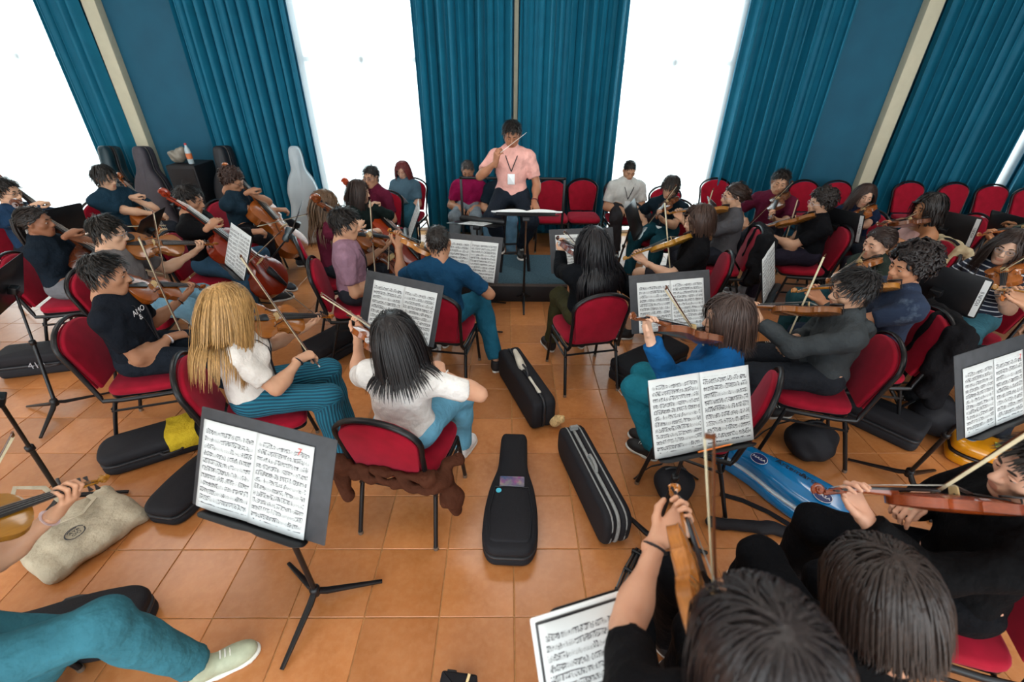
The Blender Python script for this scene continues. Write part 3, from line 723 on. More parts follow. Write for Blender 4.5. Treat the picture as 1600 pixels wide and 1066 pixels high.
def solid(prims, h, infl=0.0, cut=(), noise=None, sub=()):
    lo = np.full(3, 9e9); hi = -lo; bx = []
    for p in prims:
        if p[0] == 'c': r = max(p[3], p[4]); l = np.minimum(p[1], p[2])-r; u = np.maximum(p[1], p[2])+r
        else: r = np.abs(p[3]) @ p[2]; l = p[1]-r; u = p[1]+r
        l = l-infl; u = u+infl; bx.append((l, u)); lo = np.minimum(lo, l); hi = np.maximum(hi, u)
    lo = lo-3*h; n = np.ceil((hi+3*h-lo)/h).astype(int)+1
    ax = [(lo[i]+h*np.arange(n[i])).astype(np.float32) for i in range(3)]
    Fd = np.full(n, 1.0, np.float32)
    for p, (l, u) in zip(prims, bx):
        k = p[5]; mg = max(k, 2*h)+.01
        i0 = np.maximum(((l-mg-lo)/h).astype(int), 0); i1 = np.minimum(((u+mg-lo)/h).astype(int)+2, n)
        s = tuple(slice(a, b) for a, b in zip(i0, i1))
        X = ax[0][s[0]][:, None, None]; Y = ax[1][s[1]][None, :, None]; Z = ax[2][s[2]][None, None, :]
        if p[0] == 'c':
            a, b = p[1], p[2]; d = b-a; L = max(1e-9, float(d @ d))
            t = np.clip(((X-a[0])*d[0]+(Y-a[1])*d[1]+(Z-a[2])*d[2])/L, 0, 1)
            D = np.sqrt((X-a[0]-t*d[0])**2+(Y-a[1]-t*d[1])**2+(Z-a[2]-t*d[2])**2)-(p[3]+(p[4]-p[3])*t)-infl
        else:
            c, r, Rm = p[1], p[2]+infl, p[3]
            qx = (X-c[0])*Rm[0, 0]+(Y-c[1])*Rm[1, 0]+(Z-c[2])*Rm[2, 0]; qy = (X-c[0])*Rm[0, 1]+(Y-c[1])*Rm[1, 1]+(Z-c[2])*Rm[2, 1]; qz = (X-c[0])*Rm[0, 2]+(Y-c[1])*Rm[1, 2]+(Z-c[2])*Rm[2, 2]
            k0 = np.sqrt((qx/r[0])**2+(qy/r[1])**2+(qz/r[2])**2); k1 = np.sqrt((qx/r[0]**2)**2+(qy/r[1]**2)**2+(qz/r[2]**2)**2)+1e-6
            D = k0*(k0-1)/k1
        for pt, nr in p[6]: D = np.maximum(D, (X-pt[0])*nr[0]+(Y-pt[1])*nr[1]+(Z-pt[2])*nr[2])
        G = Fd[s]; hh = np.maximum(k-np.abs(G-D), 0)/k; Fd[s] = np.minimum(G, D)-hh*hh*k*.25
    X = ax[0][:, None, None]; Y = ax[1][None, :, None]; Z = ax[2][None, None, :]
    for c, r, k in sub:
        D = r-np.sqrt((X-c[0])**2+(Y-c[1])**2+(Z-c[2])**2); hh = np.maximum(k-np.abs(Fd-D), 0)/k; Fd = np.maximum(Fd, D)+hh*hh*k*.25
    for pt, nr in cut: Fd = np.maximum(Fd, (X-pt[0])*nr[0]+(Y-pt[1])*nr[1]+(Z-pt[2])*nr[2])
    if noise:
        a, f, ph = noise
        Fd = Fd+a*(np.sin(f*Z+2.2*np.sin(f*.6*X+ph)+1.7*np.sin(f*.5*Y+ph))+.6*np.sin(f*1.9*X+f*1.3*Z+ph))*(np.abs(Fd) < .05)
    return surfnet(Fd, lo, h)
class Geo:
    """vertices and quads with material numbers, gathered into one mesh"""
    def __init__(s): s.V = []; s.Q = []; s.M = []; s.n = 0
    def add(s, V, Q, mi=0, mx=None):
        V = np.asarray(V, np.float32)
        if mx is not None: A = np.array(mx); V = V @ A[:3, :3].T.astype(np.float32)+A[:3, 3].astype(np.float32)
        if mx is not None and np.linalg.det(np.array(mx)[:3, :3]) < 0: Q = Q[:, ::-1]
        s.V.append(V); s.Q.append(Q+s.n); s.M.append(mi if isinstance(mi, np.ndarray) else np.full(len(Q), mi)); s.n += len(V)
    def mesh(s, name): return np_mesh(name, np.concatenate(s.V), np.concatenate(s.Q), np.concatenate(s.M))
def uvball(c, r, n=10):
    m = n//2+1; V = []; Q = []
    for i in range(m+1):
        th = math.pi*i/m
        for j in range(n):
            a = 2*math.pi*j/n; V.append((c[0]+r[0]*math.sin(th)*math.cos(a), c[1]+r[1]*math.sin(th)*math.sin(a), c[2]-r[2]*math.cos(th)))
    for i in range(m):
        for j in range(n): a, b = i*n+j, i*n+(j+1) % n; Q.append((a, b, b+n, a+n))
    return np.array(V), np.array(Q)
# --- head in its own frame: z up, y the way the face looks, origin between the ears
def head_geo(fem, h=.0048):
    w = .95 if fem else 1.0
    P = [ell((0, -.012, .035), (.076*w, .097, .088), .02), ell((0, .018, -.035), (.061*w, .07, .083), .03), ell((0, .062, -.094), (.026*w, .024, .021), .03)]
    for s in (-1, 1):
        P += [cone((s*.052*w, -.002, -.052), (s*.018, .06, -.095), .022, .019, .03), ell((s*.044*w, .055, -.02), (.024, .026, .022), .025),
              ell((s*.079*w, -.006, -.006), (.009, .019, .031), .008, rot=np.array(Matrix.Rotation(s*.35, 3, 'Z'))), cone((s*.074*w, -.004, .0), (s*.08*w, -.006, -.01), .01, .01, .01)]
        P += [cone((s*.010, .101, -.031), (s*.013, .096, -.032), .0075, .0075, .01)]
    P += [cone((-.034, .078, .024), (.034, .078, .024), .014, .014, .02), cone((0, .086, .018), (0, .110, -.026), .0075, .0115, .014), ell((0, .080, -.06), (.027, .018, .018), .02),
          cone((-.017, .093, -.058), (.017, .093, -.058), .0055, .0055, .006), cone((-.014, .092, -.069), (.014, .092, -.069), .0065, .0065, .006)]
    P += [cone((0, -.018, -.06), (0, -.036, -.145), .049*w if fem else .055, .047 if fem else .053, .03)]
    V, Q = solid(P, h, sub=[((.031, .104, .004), .015, .012), ((-.031, .104, .004), .015, .012)])
    c = V[Q].mean(1); lip = (np.abs(c[:, 0]) < .021) & (c[:, 1] > .09) & (c[:, 2] < -.0535) & (c[:, 2] > -.0755)
    g = Geo(); g.add(V, Q, np.where(lip, 1, 0))
    for s in (-1, 1):
        v, q = uvball((s*.031, .0762, .003), (.0132, .0132, .0108)); g.add(v, q, 2)
        v, q = uvball((s*.031, .0855, .0005), (.0062, .0050, .0064), 8); g.add(v, q, 3)
        # upper eyelid and eyebrow
        pts = [(s*x, y, z) for x, y, z in ((.017, .0865, .007), (.024, .0915, .0105), (.031, .0925, .012), (.039, .0895, .010), (.046, .0825, .006))]
        b = MB().tube(pts, [.0025, .0042, .0048, .0042, .0022], 5); g.add(np.array(b.V), np.array([f for f in b.F if len(f) == 4]), 0)
        pts = [(s*x, y, z) for x, y, z in ((.012, .0935, .024), (.024, .0945, .029), (.036, .0905, .030), (.049, .079, .024))]
        b = MB().tube(pts, [.003, .004, .0035, .0016], 5); g.add(np.array(b.V), np.array([f for f in b.F if len(f) == 4]), 4)
    return g
HEADG = {}
def head_parts(fem, h):
    if (fem, h) not in HEADG: HEADG[fem, h] = head_geo(fem, h)
    g = HEADG[fem, h]; return np.concatenate(g.V), np.concatenate(g.Q), np.concatenate(g.M)
# --- hands: wrist at the origin, fingers along +y, palm towards -z, thumb on -x (a right hand)
HANDG = {}
def hand_geo(pose, h=.0042):
    if (pose, h) in HANDG: return HANDG[pose, h]
    curl = {'bow': [(48, 42, 20), (52, 55, 25), (50, 58, 28), (38, 50, 20)], 'neck': [(18, 78, 52), (30, 80, 50), (38, 70, 45), (30, 60, 40)], 'rest': [(18, 28, 18), (22, 32, 20), (26, 34, 22), (30, 36, 24)], 'hold': [(40, 50, 30)]*4}[pose]
    kn = [(-.030, .086, .001), (-.010, .091, .004), (.010, .087, .002), (.028, .078, -.003)]; ln = [(.043, .026, .02), (.048, .030, .021), (.044, .028, .02), (.034, .021, .018)]
    P = [cone((0, -.03, 0), (0, 0, 0), .027, .026, .02)]; fan = (-7, -1, 4, 10)
    for i in range(4):
        k = np.array(kn[i]); P.append(cone((kn[i][0]*.55, .012, 0), k, .0165, .0118, .018))
        a = 0.0; p = k; rr = (.0098, .0088, .008, .0072) if i < 3 else (.0084, .0075, .0068, .006)
        for j in range(3):
            a += R(curl[i][j]); d = np.array([math.sin(R(fan[i]))*math.cos(a), math.cos(a)*math.cos(R(fan[i])), -math.sin(a)]); q = p+d*ln[i][j]
            P.append(cone(p, q, rr[j], rr[j+1], .005)); p = q
    th = {'bow': [(-.035, .045, -.014), (-.032, .075, -.040), (-.018, .092, -.052)], 'neck': [(-.042, .042, -.016), (-.058, .070, -.024), (-.062, .098, -.026)], 'rest': [(-.045, .045, -.012), (-.055, .075, -.020), (-.052, .098, -.028)], 'hold': [(-.040, .048, -.018), (-.036, .076, -.040), (-.022, .094, -.050)]}[pose]
    b = np.array((-.018, .016, -.006)); r = [.0155, .0125, .0105, .0085]
    for j, q in enumerate(th): P.append(cone(b, q, r[j], r[j+1], .008)); b = np.array(q)
    HANDG[pose, h] = solid(P, h); return HANDG[pose, h]
# --- hair: a close cap under many locks that are laid over the skull and fall
def hair_mesh(style, seed, n=None, vol=1.0, length=None, hq=1.0):
    rg = np.random.default_rng(seed)
    st = dict(short=(.012, 900, .050, .0055, 6), crop=(.006, 800, .022, .0045, 4), mop=(.018, 1100, .085, .006, 7), curly=(.020, 620, .085, .013, 10), afro=(.040, 900, .100, .015, 10),
              bob=(.018, 900, .24, .0065, 11), long=(.019, 1300, .50, .0055, 14), wavy=(.020, 850, .50, .007, 17), tied=(.010, 700, .10, .006, 7))[style]
    t, N, L, wd, K = st; N = n or int(N*hq); wd = wd/math.sqrt(hq) if not n else wd; K = max(4, int(K*(.75+.25*hq))); L = length or L; t *= vol
    C = np.array([0, -.012, .035]); A = np.array([.076, .097, .088])
    nrm = unit((0, .7, -.714)); d0 = .003
    # cap
    extra = []
    if style in ('bob', 'long', 'wavy', 'mop'): extra = [ell((0, -.035, -.05), (.078, .072, .085), .04)]
    clip = [(np.array([0, 0, 0])+nrm*d0, nrm)]
    V, Q = solid([ell(C-nrm*t*.62, A+t*.42, .02)]+extra, .008, cut=clip, noise=(.0035, 90, seed) if style in ('curly', 'afro') else (.0012, 120, seed))
    g = Geo(); g.add(V, Q, 0)
    # roots
    pts = []
    while len(pts) < N:
        u = unit(rg.normal(size=3)); p = C-nrm*t*.62+u*(A+t*.30)
        if p @ nrm < d0-.004: pts.append((p, u))
    P = np.array([p for p, _ in pts]); U = np.array([u for _, u in pts]); Nn = U/A; Nn /= np.linalg.norm(Nn, axis=1)[:, None]
    seg = L/(K-1)*(rg.uniform(.75, 1.1, N) if style not in ('long', 'wavy', 'bob') else rg.uniform(.72, 1.10, N)*(1+.22*np.clip((P[:, 2]-.03)/.09, 0, 1)))[:, None]; path = [P]
    crown = np.array([0, -.05, .12])
    if style in ('curly', 'afro'):
        b1 = np.cross(Nn, rg.normal(size=(N, 3))); b1 /= np.linalg.norm(b1, axis=1)[:, None]; b2 = np.cross(Nn, b1); ph = rg.uniform(0, 6.28, N); rc = rg.uniform(.008, .019, N); ln_ = rg.uniform(.45, 1.35, N)[:, None]
        path = []
        for i in range(K):
            s = i/(K-1); an = ph+s*6.5
            q = P+Nn*(L*s*.42*ln_)+(b1*np.cos(an)[:, None]+b2*np.sin(an)[:, None])*rc[:, None]
            q[:, 2] -= .012*s*s; path.append(q)
    else:
        flow = {'short': (0, .85, -.1), 'crop': (0, .5, -.1), 'mop': (0, .5, -.5), 'tied': (0, -1.2, .1)}.get(style, (0, 0, -.6))
        out = P-crown; out -= Nn*np.sum(out*Nn, 1)[:, None]; out /= np.linalg.norm(out, axis=1)[:, None]+1e-6
        D = Nn*(.45 if style in ('short', 'mop') else .25)+out*.8+np.array(flow)*.6+rg.normal(size=(N, 3))*(.22 if style in ('short', 'mop') else .1)
        if style in ('bob', 'long', 'wavy'):
            side = np.sign(P[:, 0]+.012); fr = np.clip((P[:, 1]+.02)/.07, 0, 1); D[:, 0] += side*fr*1.3; D[:, 1] -= fr*.9
        D /= np.linalg.norm(D, axis=1)[:, None]; ph = rg.uniform(0, 6.28, N); lift = t*.9+rg.uniform(.0, .012, N)
        grav = {'short': .05, 'crop': .02, 'mop': .22, 'tied': .0}.get(style, .42)
        for i in range(1, K):
            D = D+np.array([0, 0, -grav])
            if style == 'tied': D += (np.array([0, -.11, .02])-path[-1])*6
            if style == 'wavy': D[:, 0] += .30*np.sin(i*1.15+ph*.5); D[:, 1] += .22*np.cos(i*1.0+ph*.5)
            if style == 'long': D[:, 0] += .05*np.sin(i*.8+ph)
            D /= np.linalg.norm(D, axis=1)[:, None]; q = path[-1]+D*seg
            for c, r in ((C, A), (np.array([0, .0, -.04]), np.array([.064, .075, .08])), (np.array([0, -.05, -.31]), np.array([.19, .115, .17]))):
                v = (q-c)/(r+lift[:, None]); l = np.linalg.norm(v, axis=1); m = l < 1
                q[m] = c+(v[m]/l[m][:, None])*(r+lift[m][:, None])
            if style in ('bob', 'long', 'wavy'):
                f = (q[:, 1] > .02) & (np.abs(q[:, 0]) < .062) & (q[:, 2] < .06); q[f, 0] = np.sign(q[f, 0]+.006)*.066
            path.append(q)
    path = np.stack(path, 1)   # N,K,3
    T = np.gradient(path, axis=1); T /= np.linalg.norm(T, axis=2)[..., None]+1e-9
    cen = np.array([0, -.01, .0]); o = path-cen; o -= T*np.sum(o*T, 2)[..., None]; o /= np.linalg.norm(o, axis=2)[..., None]+1e-9; sd = np.cross(T, o)
    s = np.linspace(0, 1, K); prof = (np.minimum(1, .55+s*2)*np.sqrt(np.clip(1-s**3, 0.03, 1)))[None, :, None]*(wd*rg.uniform(.7, 1.25, N))[:, None, None]
    th = .45 if style not in ('curly', 'afro') else .9
    ring = np.stack([path+sd*prof*.5, path+o*prof*.5*th, path-sd*prof*.5], 2)   # N,K,3,3
    base = (np.arange(N)*K*3)[:, None, None]; kk = (np.arange(K-1)*3)[None, :, None]; j = np.arange(2)[None, None, :]
    a = base+kk+j; b = a+1
    F = np.stack([a, b, b+3, a+3], -1).reshape(-1, 4); g.add(ring.reshape(-1, 3), F, 0)
    if style == 'tied': pass
    return g
def arm_ik(sh, wr, l1, l2, hint):
    d = wr-sh; L = np.linalg.norm(d)
    if L > (l1+l2)*.995: wr = sh+d/L*(l1+l2)*.995; d = wr-sh; L = np.linalg.norm(d)
    L = max(L, abs(l1-l2)+.02); a = (l1*l1-l2*l2+L*L)/(2*L); h = math.sqrt(max(0, l1*l1-a*a)); u = unit(d); hn = np.asarray(hint, float); hn = unit(hn-u*np.dot(hn, u))
    return sh+u*a+hn*h, wr
def ray_sphere(o, d, c, r, prefer):
    """point of the sight line at distance r from c (or nearest), choosing the root towards `prefer`"""
    t0 = np.dot(c-o, d); q = o+d*t0; m = np.linalg.norm(q-c)
    if m >= r: return c+unit(q-c)*r
    k = math.sqrt(r*r-m*m); A, B = o+d*(t0-k), o+d*(t0+k)
    return A if np.dot(A-c, prefer) > np.dot(B-c, prefer) else B
SHOE = {}
def shoe_mesh(sole):
    P = [ell((0, .045, .045), (.044, .115, .042), .03), ell((0, .10, .034), (.047, .075, .032), .03), ell((0, -.03, .055), (.037, .05, .05), .03), cone((0, -.03, .07), (0, -.035, .105), .042, .043, .03)]
    V, Q = solid(P, .008, cut=[((0, 0, .006), (0, 0, -1)), ((0, 0, .115), (0, 0, 1))]); g = Geo(); g.add(V, Q, 0)
    V, Q = solid([ell((0, .05, .012), (.049, .128, .05), .02), ell((0, .11, .012), (.051, .07, .05), .02)], .008, cut=[((0, 0, .022), (0, 0, 1)), ((0, 0, 0), (0, 0, -1))]); g.add(V, Q, 1)
    for i in range(4):
        b = MB().tube([(-.018, .045+.017*i, .092-.006*i), (0, .047+.017*i, .097-.006*i), (.018, .045+.017*i, .092-.006*i)], .0035, 5); g.add(np.array(b.V), np.array([f for f in b.F if len(f) == 4]), 2)
    return g.mesh('shoe')
IRIS = mat('dark_iris', '23150e', 0.2); EYEW = mat('eye_white', 'b9aea6', 0.45); LASH = None
STRAP = mat('dark_lanyard', '26242a', 0.7); BADGE = mat('white_badge', 'e9eef0', 0.4, 0, .5, .03); GLASSF = mat('black_acetate', '16161a', 0.25)
LENS = None
def lens_mat():
    m, t, p = base_mat('spectacle_lens'); out = t.n['Material Output']; a = t.node('ShaderNodeBsdfTransparent'); b = t.node('ShaderNodeBsdfGlossy'); b.inputs['Roughness'].default_value = .05
    x = t.node('ShaderNodeMixShader'); x.inputs[0].default_value = .10; t.l.new(a.outputs[0], x.inputs[1]); t.l.new(b.outputs[0], x.inputs[2]); t.l.new(x.outputs[0], out.inputs[0]); return m
LENS = lens_mat()
PCOUNT = [0]
def person(label, ht=None, yaw=0, zt=1.28, fem=False, skin='b98a6c', hair=('short', '17120f'), shirt='20252b', sleeve='short', pants='22262e', plen='long', shoes='1c1c1f', sole='d8d8d4',
           lean=.03, hip=None, twist=0, head=(0, 12, 0), instr=None, ccol='7a3a14', scroll=None, frog=None, fs=.50, vdir=(38, -6), vroll=30, knees=None, feet=None, seat=.47, chair_label=None, cyaw=None, hands=None, size=1.0, wide=1.0,
           glasses=None, lanyard=None, extras=None, h=None, instr_label=None, bow_label=None, hoff=(0, 0), hvol=1.0, hn=None, hlen=None, elbowL=None, elbowR=None, stripes=None, wrist=None, bowfree=None, cello=None, jacket=None, choff=(0, 0), shoef=1.0, root_xy=None):
    """a seated figure; ht: pixel of the crown of the head, zt: its height. Local frame: y ahead, x to the figure's right"""
    PCOUNT[0] += 1; sd = PCOUNT[0]; nr_ = 1.0
    W0 = at(*ht, zt) if root_xy is None else np.array([root_xy[0], root_xy[1], zt]); a = R(yaw); ca, sa = math.cos(a), math.sin(a)
    rot = np.array([[ca, -sa, 0], [sa, ca, 0], [0, 0, 1.]])
    root = W0 - rot @ np.array([hoff[0], lean, 0]); root[2] = 0
    loc = lambda P: rot.T @ (np.asarray(P, float)-root); wor = lambda P: rot @ np.asarray(P, float)+root
    camL = loc(CAM); rayL = lambda px, py: rot.T @ ray(px, py)
    f = (.93 if fem else 1.0)*size; zc_ = float((W0-CAM) @ _F)
    if h is None: h = .0165 if zc_ > 2.6 else .0145
    hq = 1.0 if zc_ < 2.6 else (.62 if zc_ < 4 else .5)
    hips = np.array([0, 0, seat+.128]); nb = np.array([hoff[0]*.8, lean-.045, zt-.285*size]); hc = np.array([hoff[0], lean-.012, zt-.128*size])
    up = unit(nb-hips); tw = R(twist); rt = np.array([math.cos(tw), math.sin(tw), 0]); rt = unit(rt-up*np.dot(rt, up)); fw = np.cross(up, rt); TL = np.linalg.norm(nb-hips)
    Rs = np.stack([rt, fw, up], 1)
    hy, hp, hr = (R(q) for q in head)
    HM = Matrix.Translation(hc) @ Matrix.Rotation(tw+hy, 4, 'Z') @ Matrix.Rotation(-hp, 4, 'X') @ Matrix.Rotation(hr, 4, 'Y') @ Matrix.Scale(size*(.97 if fem else 1.0), 4)
    shw = (.165 if fem else .187)*size*(.5+.5*wide); shR = nb-up*.062*f+rt*shw+fw*.005; shL = nb-up*.062*f-rt*shw+fw*.005
    l1, l2 = .285*f, .245*f
    # ---------------- instrument and hands
    wr = {}; hands = hands or {}
    fid = None
    if instr in ('violin', 'viola'):
        Lf = FLEN[instr]; E = nb+rt*(-.055)+fw*.065+up*.035
        yw, el = R(vdir[0]), R(vdir[1]); dr = math.cos(el)*(fw*math.cos(yw)-rt*math.sin(yw))+np.array([0, 0, math.sin(el)])
        if scroll is not None: S = ray_sphere(camL, rayL(*scroll), E, Lf, dr); dr = unit(S-E)
        side = np.cross(dr, np.array([0, 0, 1.])); side = unit(side); top = np.cross(side, dr); ro = R(vroll); az = top*math.cos(ro)+side*math.sin(ro); axx = np.cross(dr, az)
        k = 1.0 if instr == 'violin' else 1.13
        FMx = frame(E, axx, dr, az); fid = FMx
        N = E+dr*(.455*k)
        hy_, hz_ = unit(az*.95+dr*.10+axx*.10), unit(axx*.8+dr*.35-az*.1)
        Nc = N+axx*.026-az*.004
        for _ in range(3):
            wL = Nc-hy_*.078; eL, _w = arm_ik(shL, wL, l1, l2, (-.35, .0, -1) if elbowL is None else elbowL)
            fd = unit(wL-eL); hy_ = unit(az*.55+fd*.75+axx*.05); hz_ = unit(axx*.8+dr*.35); hz_ = unit(hz_-hy_*np.dot(hz_, hy_))
        wr['L'] = (Nc-hy_*.078, hy_, hz_, 'neck')
        Cn = E+dr*(.19*k)+az*(.05*k)
        df = unit(axx*.95-az*.25+dr*.05)
        fr = Cn+df*fs
        if frog is not None: fr = ray_sphere(camL, rayL(*frog), Cn, fs, df)
        bd = unit(Cn-fr); bup = unit(az*.8-dr*.35)
        hd = unit(fr-(shR+np.array([.10, -.02, -.12])) + bd*.0); hd = unit(hd*np.array([1, 1, .55])); hz = unit(np.array([0, 0, 1.])*.9+bup*.4); hz = unit(hz-hd*np.dot(hz, hd))
        wr['R'] = (fr+hz*.040-hd*.085+bd*.02, hd, hz, 'bow')
        bowm = (wor(fr), wor(fr+bd*.74), rot @ bup)
    elif instr == 'cello':
        # end pin on the floor ahead, upper bout against the chest, neck by the left ear
        ep = np.array([.05, .86, .0]) if cello is None or cello[0] is None else np.asarray(cello[0], float)
        tp = np.array([-.125, -.16, zt-.02]) if cello is None or cello[1] is None else np.asarray(cello[1], float)
        dr = unit(tp-ep)
        if scroll is not None: S = ray_sphere(camL, rayL(*scroll), ep, 1.63, dr); dr = unit(S-ep)
        E = ep+dr*.39; az = unit(np.array([.12, 1, .0])-dr*np.dot(np.array([.12, 1, .0]), dr)); axx = np.cross(dr, az)
        fid = frame(E, axx, dr, az)
        N = E+dr*.815+az*.075
        hy_ = unit(-axx*.75+az*.55+dr*.1) if False else unit(axx*(-.2)+az*.7+dr*.35); 
        # left hand comes round the neck from the player's left
        hy_ = unit(axx*.75+az*.45); hz_ = unit(az*.6-axx*.3+dr*.5); hz_ = unit(hz_-hy_*np.dot(hz_, hy_))
        wr['L'] = (N-axx*.095+az*.055, hy_, hz_, 'neck')
        Cn = E+dr*.40+az*.135
        df = unit(axx*.93+az*.12-dr*.12); fr = Cn+df*fs*.8
        if frog is not None: fr = ray_sphere(camL, rayL(*frog), Cn, fs*.8, df)
        bd = unit(Cn-fr); bup = unit(az)
        hd = unit(fr-(shR+np.array([.05, -.05, -.1]))); hz = unit(np.array([0, 0, 1.])*.8+bup*.5); hz = unit(hz-hd*np.dot(hz, hd))
        wr['R'] = (fr+hz*.035-hd*.085+bd*.02, hd, hz, 'bow')
        bowm = (wor(fr), wor(fr+bd*.70), rot @ bup)
    if bowfree: bowm = (wor(bowfree[0]), wor(bowfree[1]), np.array([0, 0, 1.]))
    for s in 'LR':
        if s in hands:
            q = hands[s]   # local wrist, finger direction, back-of-hand direction, pose
            w = q[0]
            if len(w) == 3 and w[0] == 'px': w = loc(at(w[1][0], w[1][1], w[2]))
            wr[s] = (np.asarray(w, float), unit(q[1]), unit(q[2]), q[3])
        elif s not in wr:
            sg = -1 if s == 'L' else 1
            wr[s] = (np.array([sg*.10, .25, seat+.165]), unit((-sg*.35, .9, -.15)), unit((0, .15, 1)), 'rest')
    hint = {'L': elbowL or ((-.35, .0, -1) if instr != 'cello' else (-1, .15, -.75)), 'R': elbowR or ((.8, -.35, -.6) if instr else (.7, -.5, -.6))}
    elb = {}
    for s, sh in (('L', shL), ('R', shR)):
        e, w = arm_ik(sh, wr[s][0], l1, l2, hint[s]); elb[s] = e; wr[s] = (w,)+tuple(wr[s][1:])
    # ---------------- legs
    kn = knees or ([(-.14, .42), (.14, .42)] if instr != 'cello' else [(-.25, .38), (.25, .38)]); ft = feet or ([(-.14, .44), (.15, .44)] if instr != 'cello' else [(-.30, .36), (.30, .38)]); hj = [hips+rt*-.085*f, hips+rt*.085*f]; KN = []; AN = []
    for i in range(2):
        q = kn[i]
        if len(q) == 2: q = (q[0], q[1]*f, seat+.088)
        KN.append(np.array(q, float)); q = ft[i]
        if q[0] == 'px': q = loc(at(q[1], q[2], .09)); q = np.array([q[0], q[1], .09])
        elif len(q) == 2: q = np.array([q[0], q[1]*f, .09])
        AN.append(np.array(q, float))
    # ---------------- solids
    wq = wide; fat = .0
    T = [ell(hips+up*.015, (.168*wq*f, .125, .115), .05, Rs), ell(hips+up*TL*.36, (.140*wq*f, .105*wq, .16), .06, Rs), ell(hips+up*TL*.70+fw*.008, (.160*wq*f, .113*wq, .165), .06, Rs),
         cone(shL+rt*.03, shR-rt*.03, .060*f, .060*f, .05), cone(nb+up*.02, shL+rt*.05+up*.02, .045, .042, .05), cone(nb+up*.02, shR-rt*.05+up*.02, .045, .042, .05)]
    if fem: T += [ell(hips+up*TL*.66+fw*.085+rt*s_*.07, (.062, .055, .062), .05, Rs) for s_ in (-1, 1)]
    ar = .93 if fem else 1.0
    AU = {s: cone(sh, elb[s], .052*ar*wq, .041*ar, .04) for s, sh in (('L', shL), ('R', shR))}; AF = {s: cone(elb[s], wr[s][0], .041*ar, .0265*ar, .02) for s in 'LR'}
    # forearm swelling
    AB = {s: ell(elb[s]*.72+wr[s][0]*.28, (.040*ar, .040*ar, .040*ar), .05) for s in 'LR'}
    LG = []
    for i in range(2): LG += [cone(hj[i], KN[i], .088*f*wq, .060*f, .05), cone(KN[i], AN[i], .057*f, .037, .03), ell(KN[i]*.7+AN[i]*.3+np.array([0, -.02, 0]), (.055*f, .058*f, .09), .05)]
    neck = [cone(nb-up*.03, np.array(HM @ Vector((0, -.02, -.07))), .056 if not fem else .05, .054 if not fem else .049, .04)]
    g = Geo()
    V, Q = solid(T+neck+list(AU.values())+list(AF.values())+list(AB.values())+LG, h*1.35); g.add(V, Q, 0)
    V, Q, Mi = head_parts(fem, .005 if zc_ < 2.6 else .0075); g.add(V, Q, Mi, HM)
    for s in 'LR':
        w, hy_, hz_, pose = wr[s]; Vh, Qh = hand_geo(pose, .0045 if zc_ < 2.6 else .0066)
        mx = frame_yz(w, hy_, hz_) @ Matrix.Scale((.98 if not fem else .90)*size, 4)
        if s == 'L': mx = mx @ Matrix.Diagonal((-1, 1, 1, 1))
        g.add(Vh, Qh, 0, mx)
    sk = skin_mat(skin); c = srgb(skin)
    LIP = mat('lips_'+skin, (c[0]*.78, c[1]*.55, c[2]*.52), .45)
    me = g.mesh('person'); hm = hair_mat(hair[1])
    for m_ in (sk, LIP, EYEW, IRIS, hm): me.materials.append(m_)
    body = link('person', me); body.location = root; body.rotation_euler = (0, 0, a); tag(body, label, 'person', 'orchestra rehearsal people')
    def part(name, V, Q, m, par=body): return link(name, np_mesh(name, V, Q), par, m)
    # ---------------- clothing
    ph = sd*1.7; SP = list(T)
    if sleeve == 'none':
        V, Q = solid(T[:3]+(T[6:] if fem else [])+[cone(hips+up*TL*.86+rt*-.07, hips+up*TL*.86+rt*.07, .075, .075, .05)], h, .011, cut=[(hips+up*TL*.90, up), (hips-up*.07, -up)], noise=(.0015, 36, ph))
    else:
        for s, sh in (('L', shL), ('R', shR)):
            e = elb[s]
            if sleeve == 'short': d = unit(e-sh); q = sh+(e-sh)*.72; SP.append(cone(sh, e, .054*ar*wq, .050*ar*wq, .04, clip=[(q, d)]))
            else:
                w = wr[s][0]; d = unit(w-e); SP += [cone(sh, e, .054*ar*wq, .046*ar, .04), cone(e, w, .047*ar, .036, .03, clip=[(e+(w-e)*.94, d)])]
        V, Q = solid(SP, h, .013, cut=[(hips-up*.095, -up)], noise=(.0034 if sleeve == 'short' else .0042, 34, ph))
    if stripes: sm = stripe_mat(*stripes)
    elif shirt == 'tiedye': sm = tiedye_mat()
    else: sm = cloth_mat(shirt)
    sh_o = part('shirt', V, Q, sm)
    if sleeve != 'none':   # collar round the neck
        cc = nb+up*.028+fw*.006; ring = [cc+(rt*math.cos(q)*.066+fw*(math.sin(q)*.062)-up*(.018*math.sin(q)))*(1 if not fem else .97) for q in np.linspace(0, 2*math.pi, 19)]
        MB().tube(ring, .009, 6, cap=False).build('collar', sm, sh_o)
    PL = [ell(hips-up*.01, (.168*wq*f, .127, .105), .05, Rs)]
    for i in range(2):
        if plen == 'short':
            q = hj[i]+(KN[i]-hj[i])*.86; PL.append(cone(hj[i], KN[i], .092*f*wq, .078*f, .05, clip=[(q, unit(KN[i]-hj[i]))]))
        elif plen == 'skirt': PL += [cone(hj[i], KN[i], .10*f*wq, .10*f, .10), cone(KN[i], AN[i]+np.array([0, -.02, .14]), .09*f, .10, .12)]
        else: d = unit(AN[i]-KN[i]); PL += [cone(hj[i], KN[i], .090*f*wq, .064*f, .05), cone(KN[i], AN[i], .063*f, .056, .03, clip=[(AN[i]-d*.03, d)]), ell(KN[i], (.066*f,)*3, .04), ell(KN[i]*.7+AN[i]*.3+np.array([0, -.02, 0]), (.058*f, .060*f, .10), .05)]
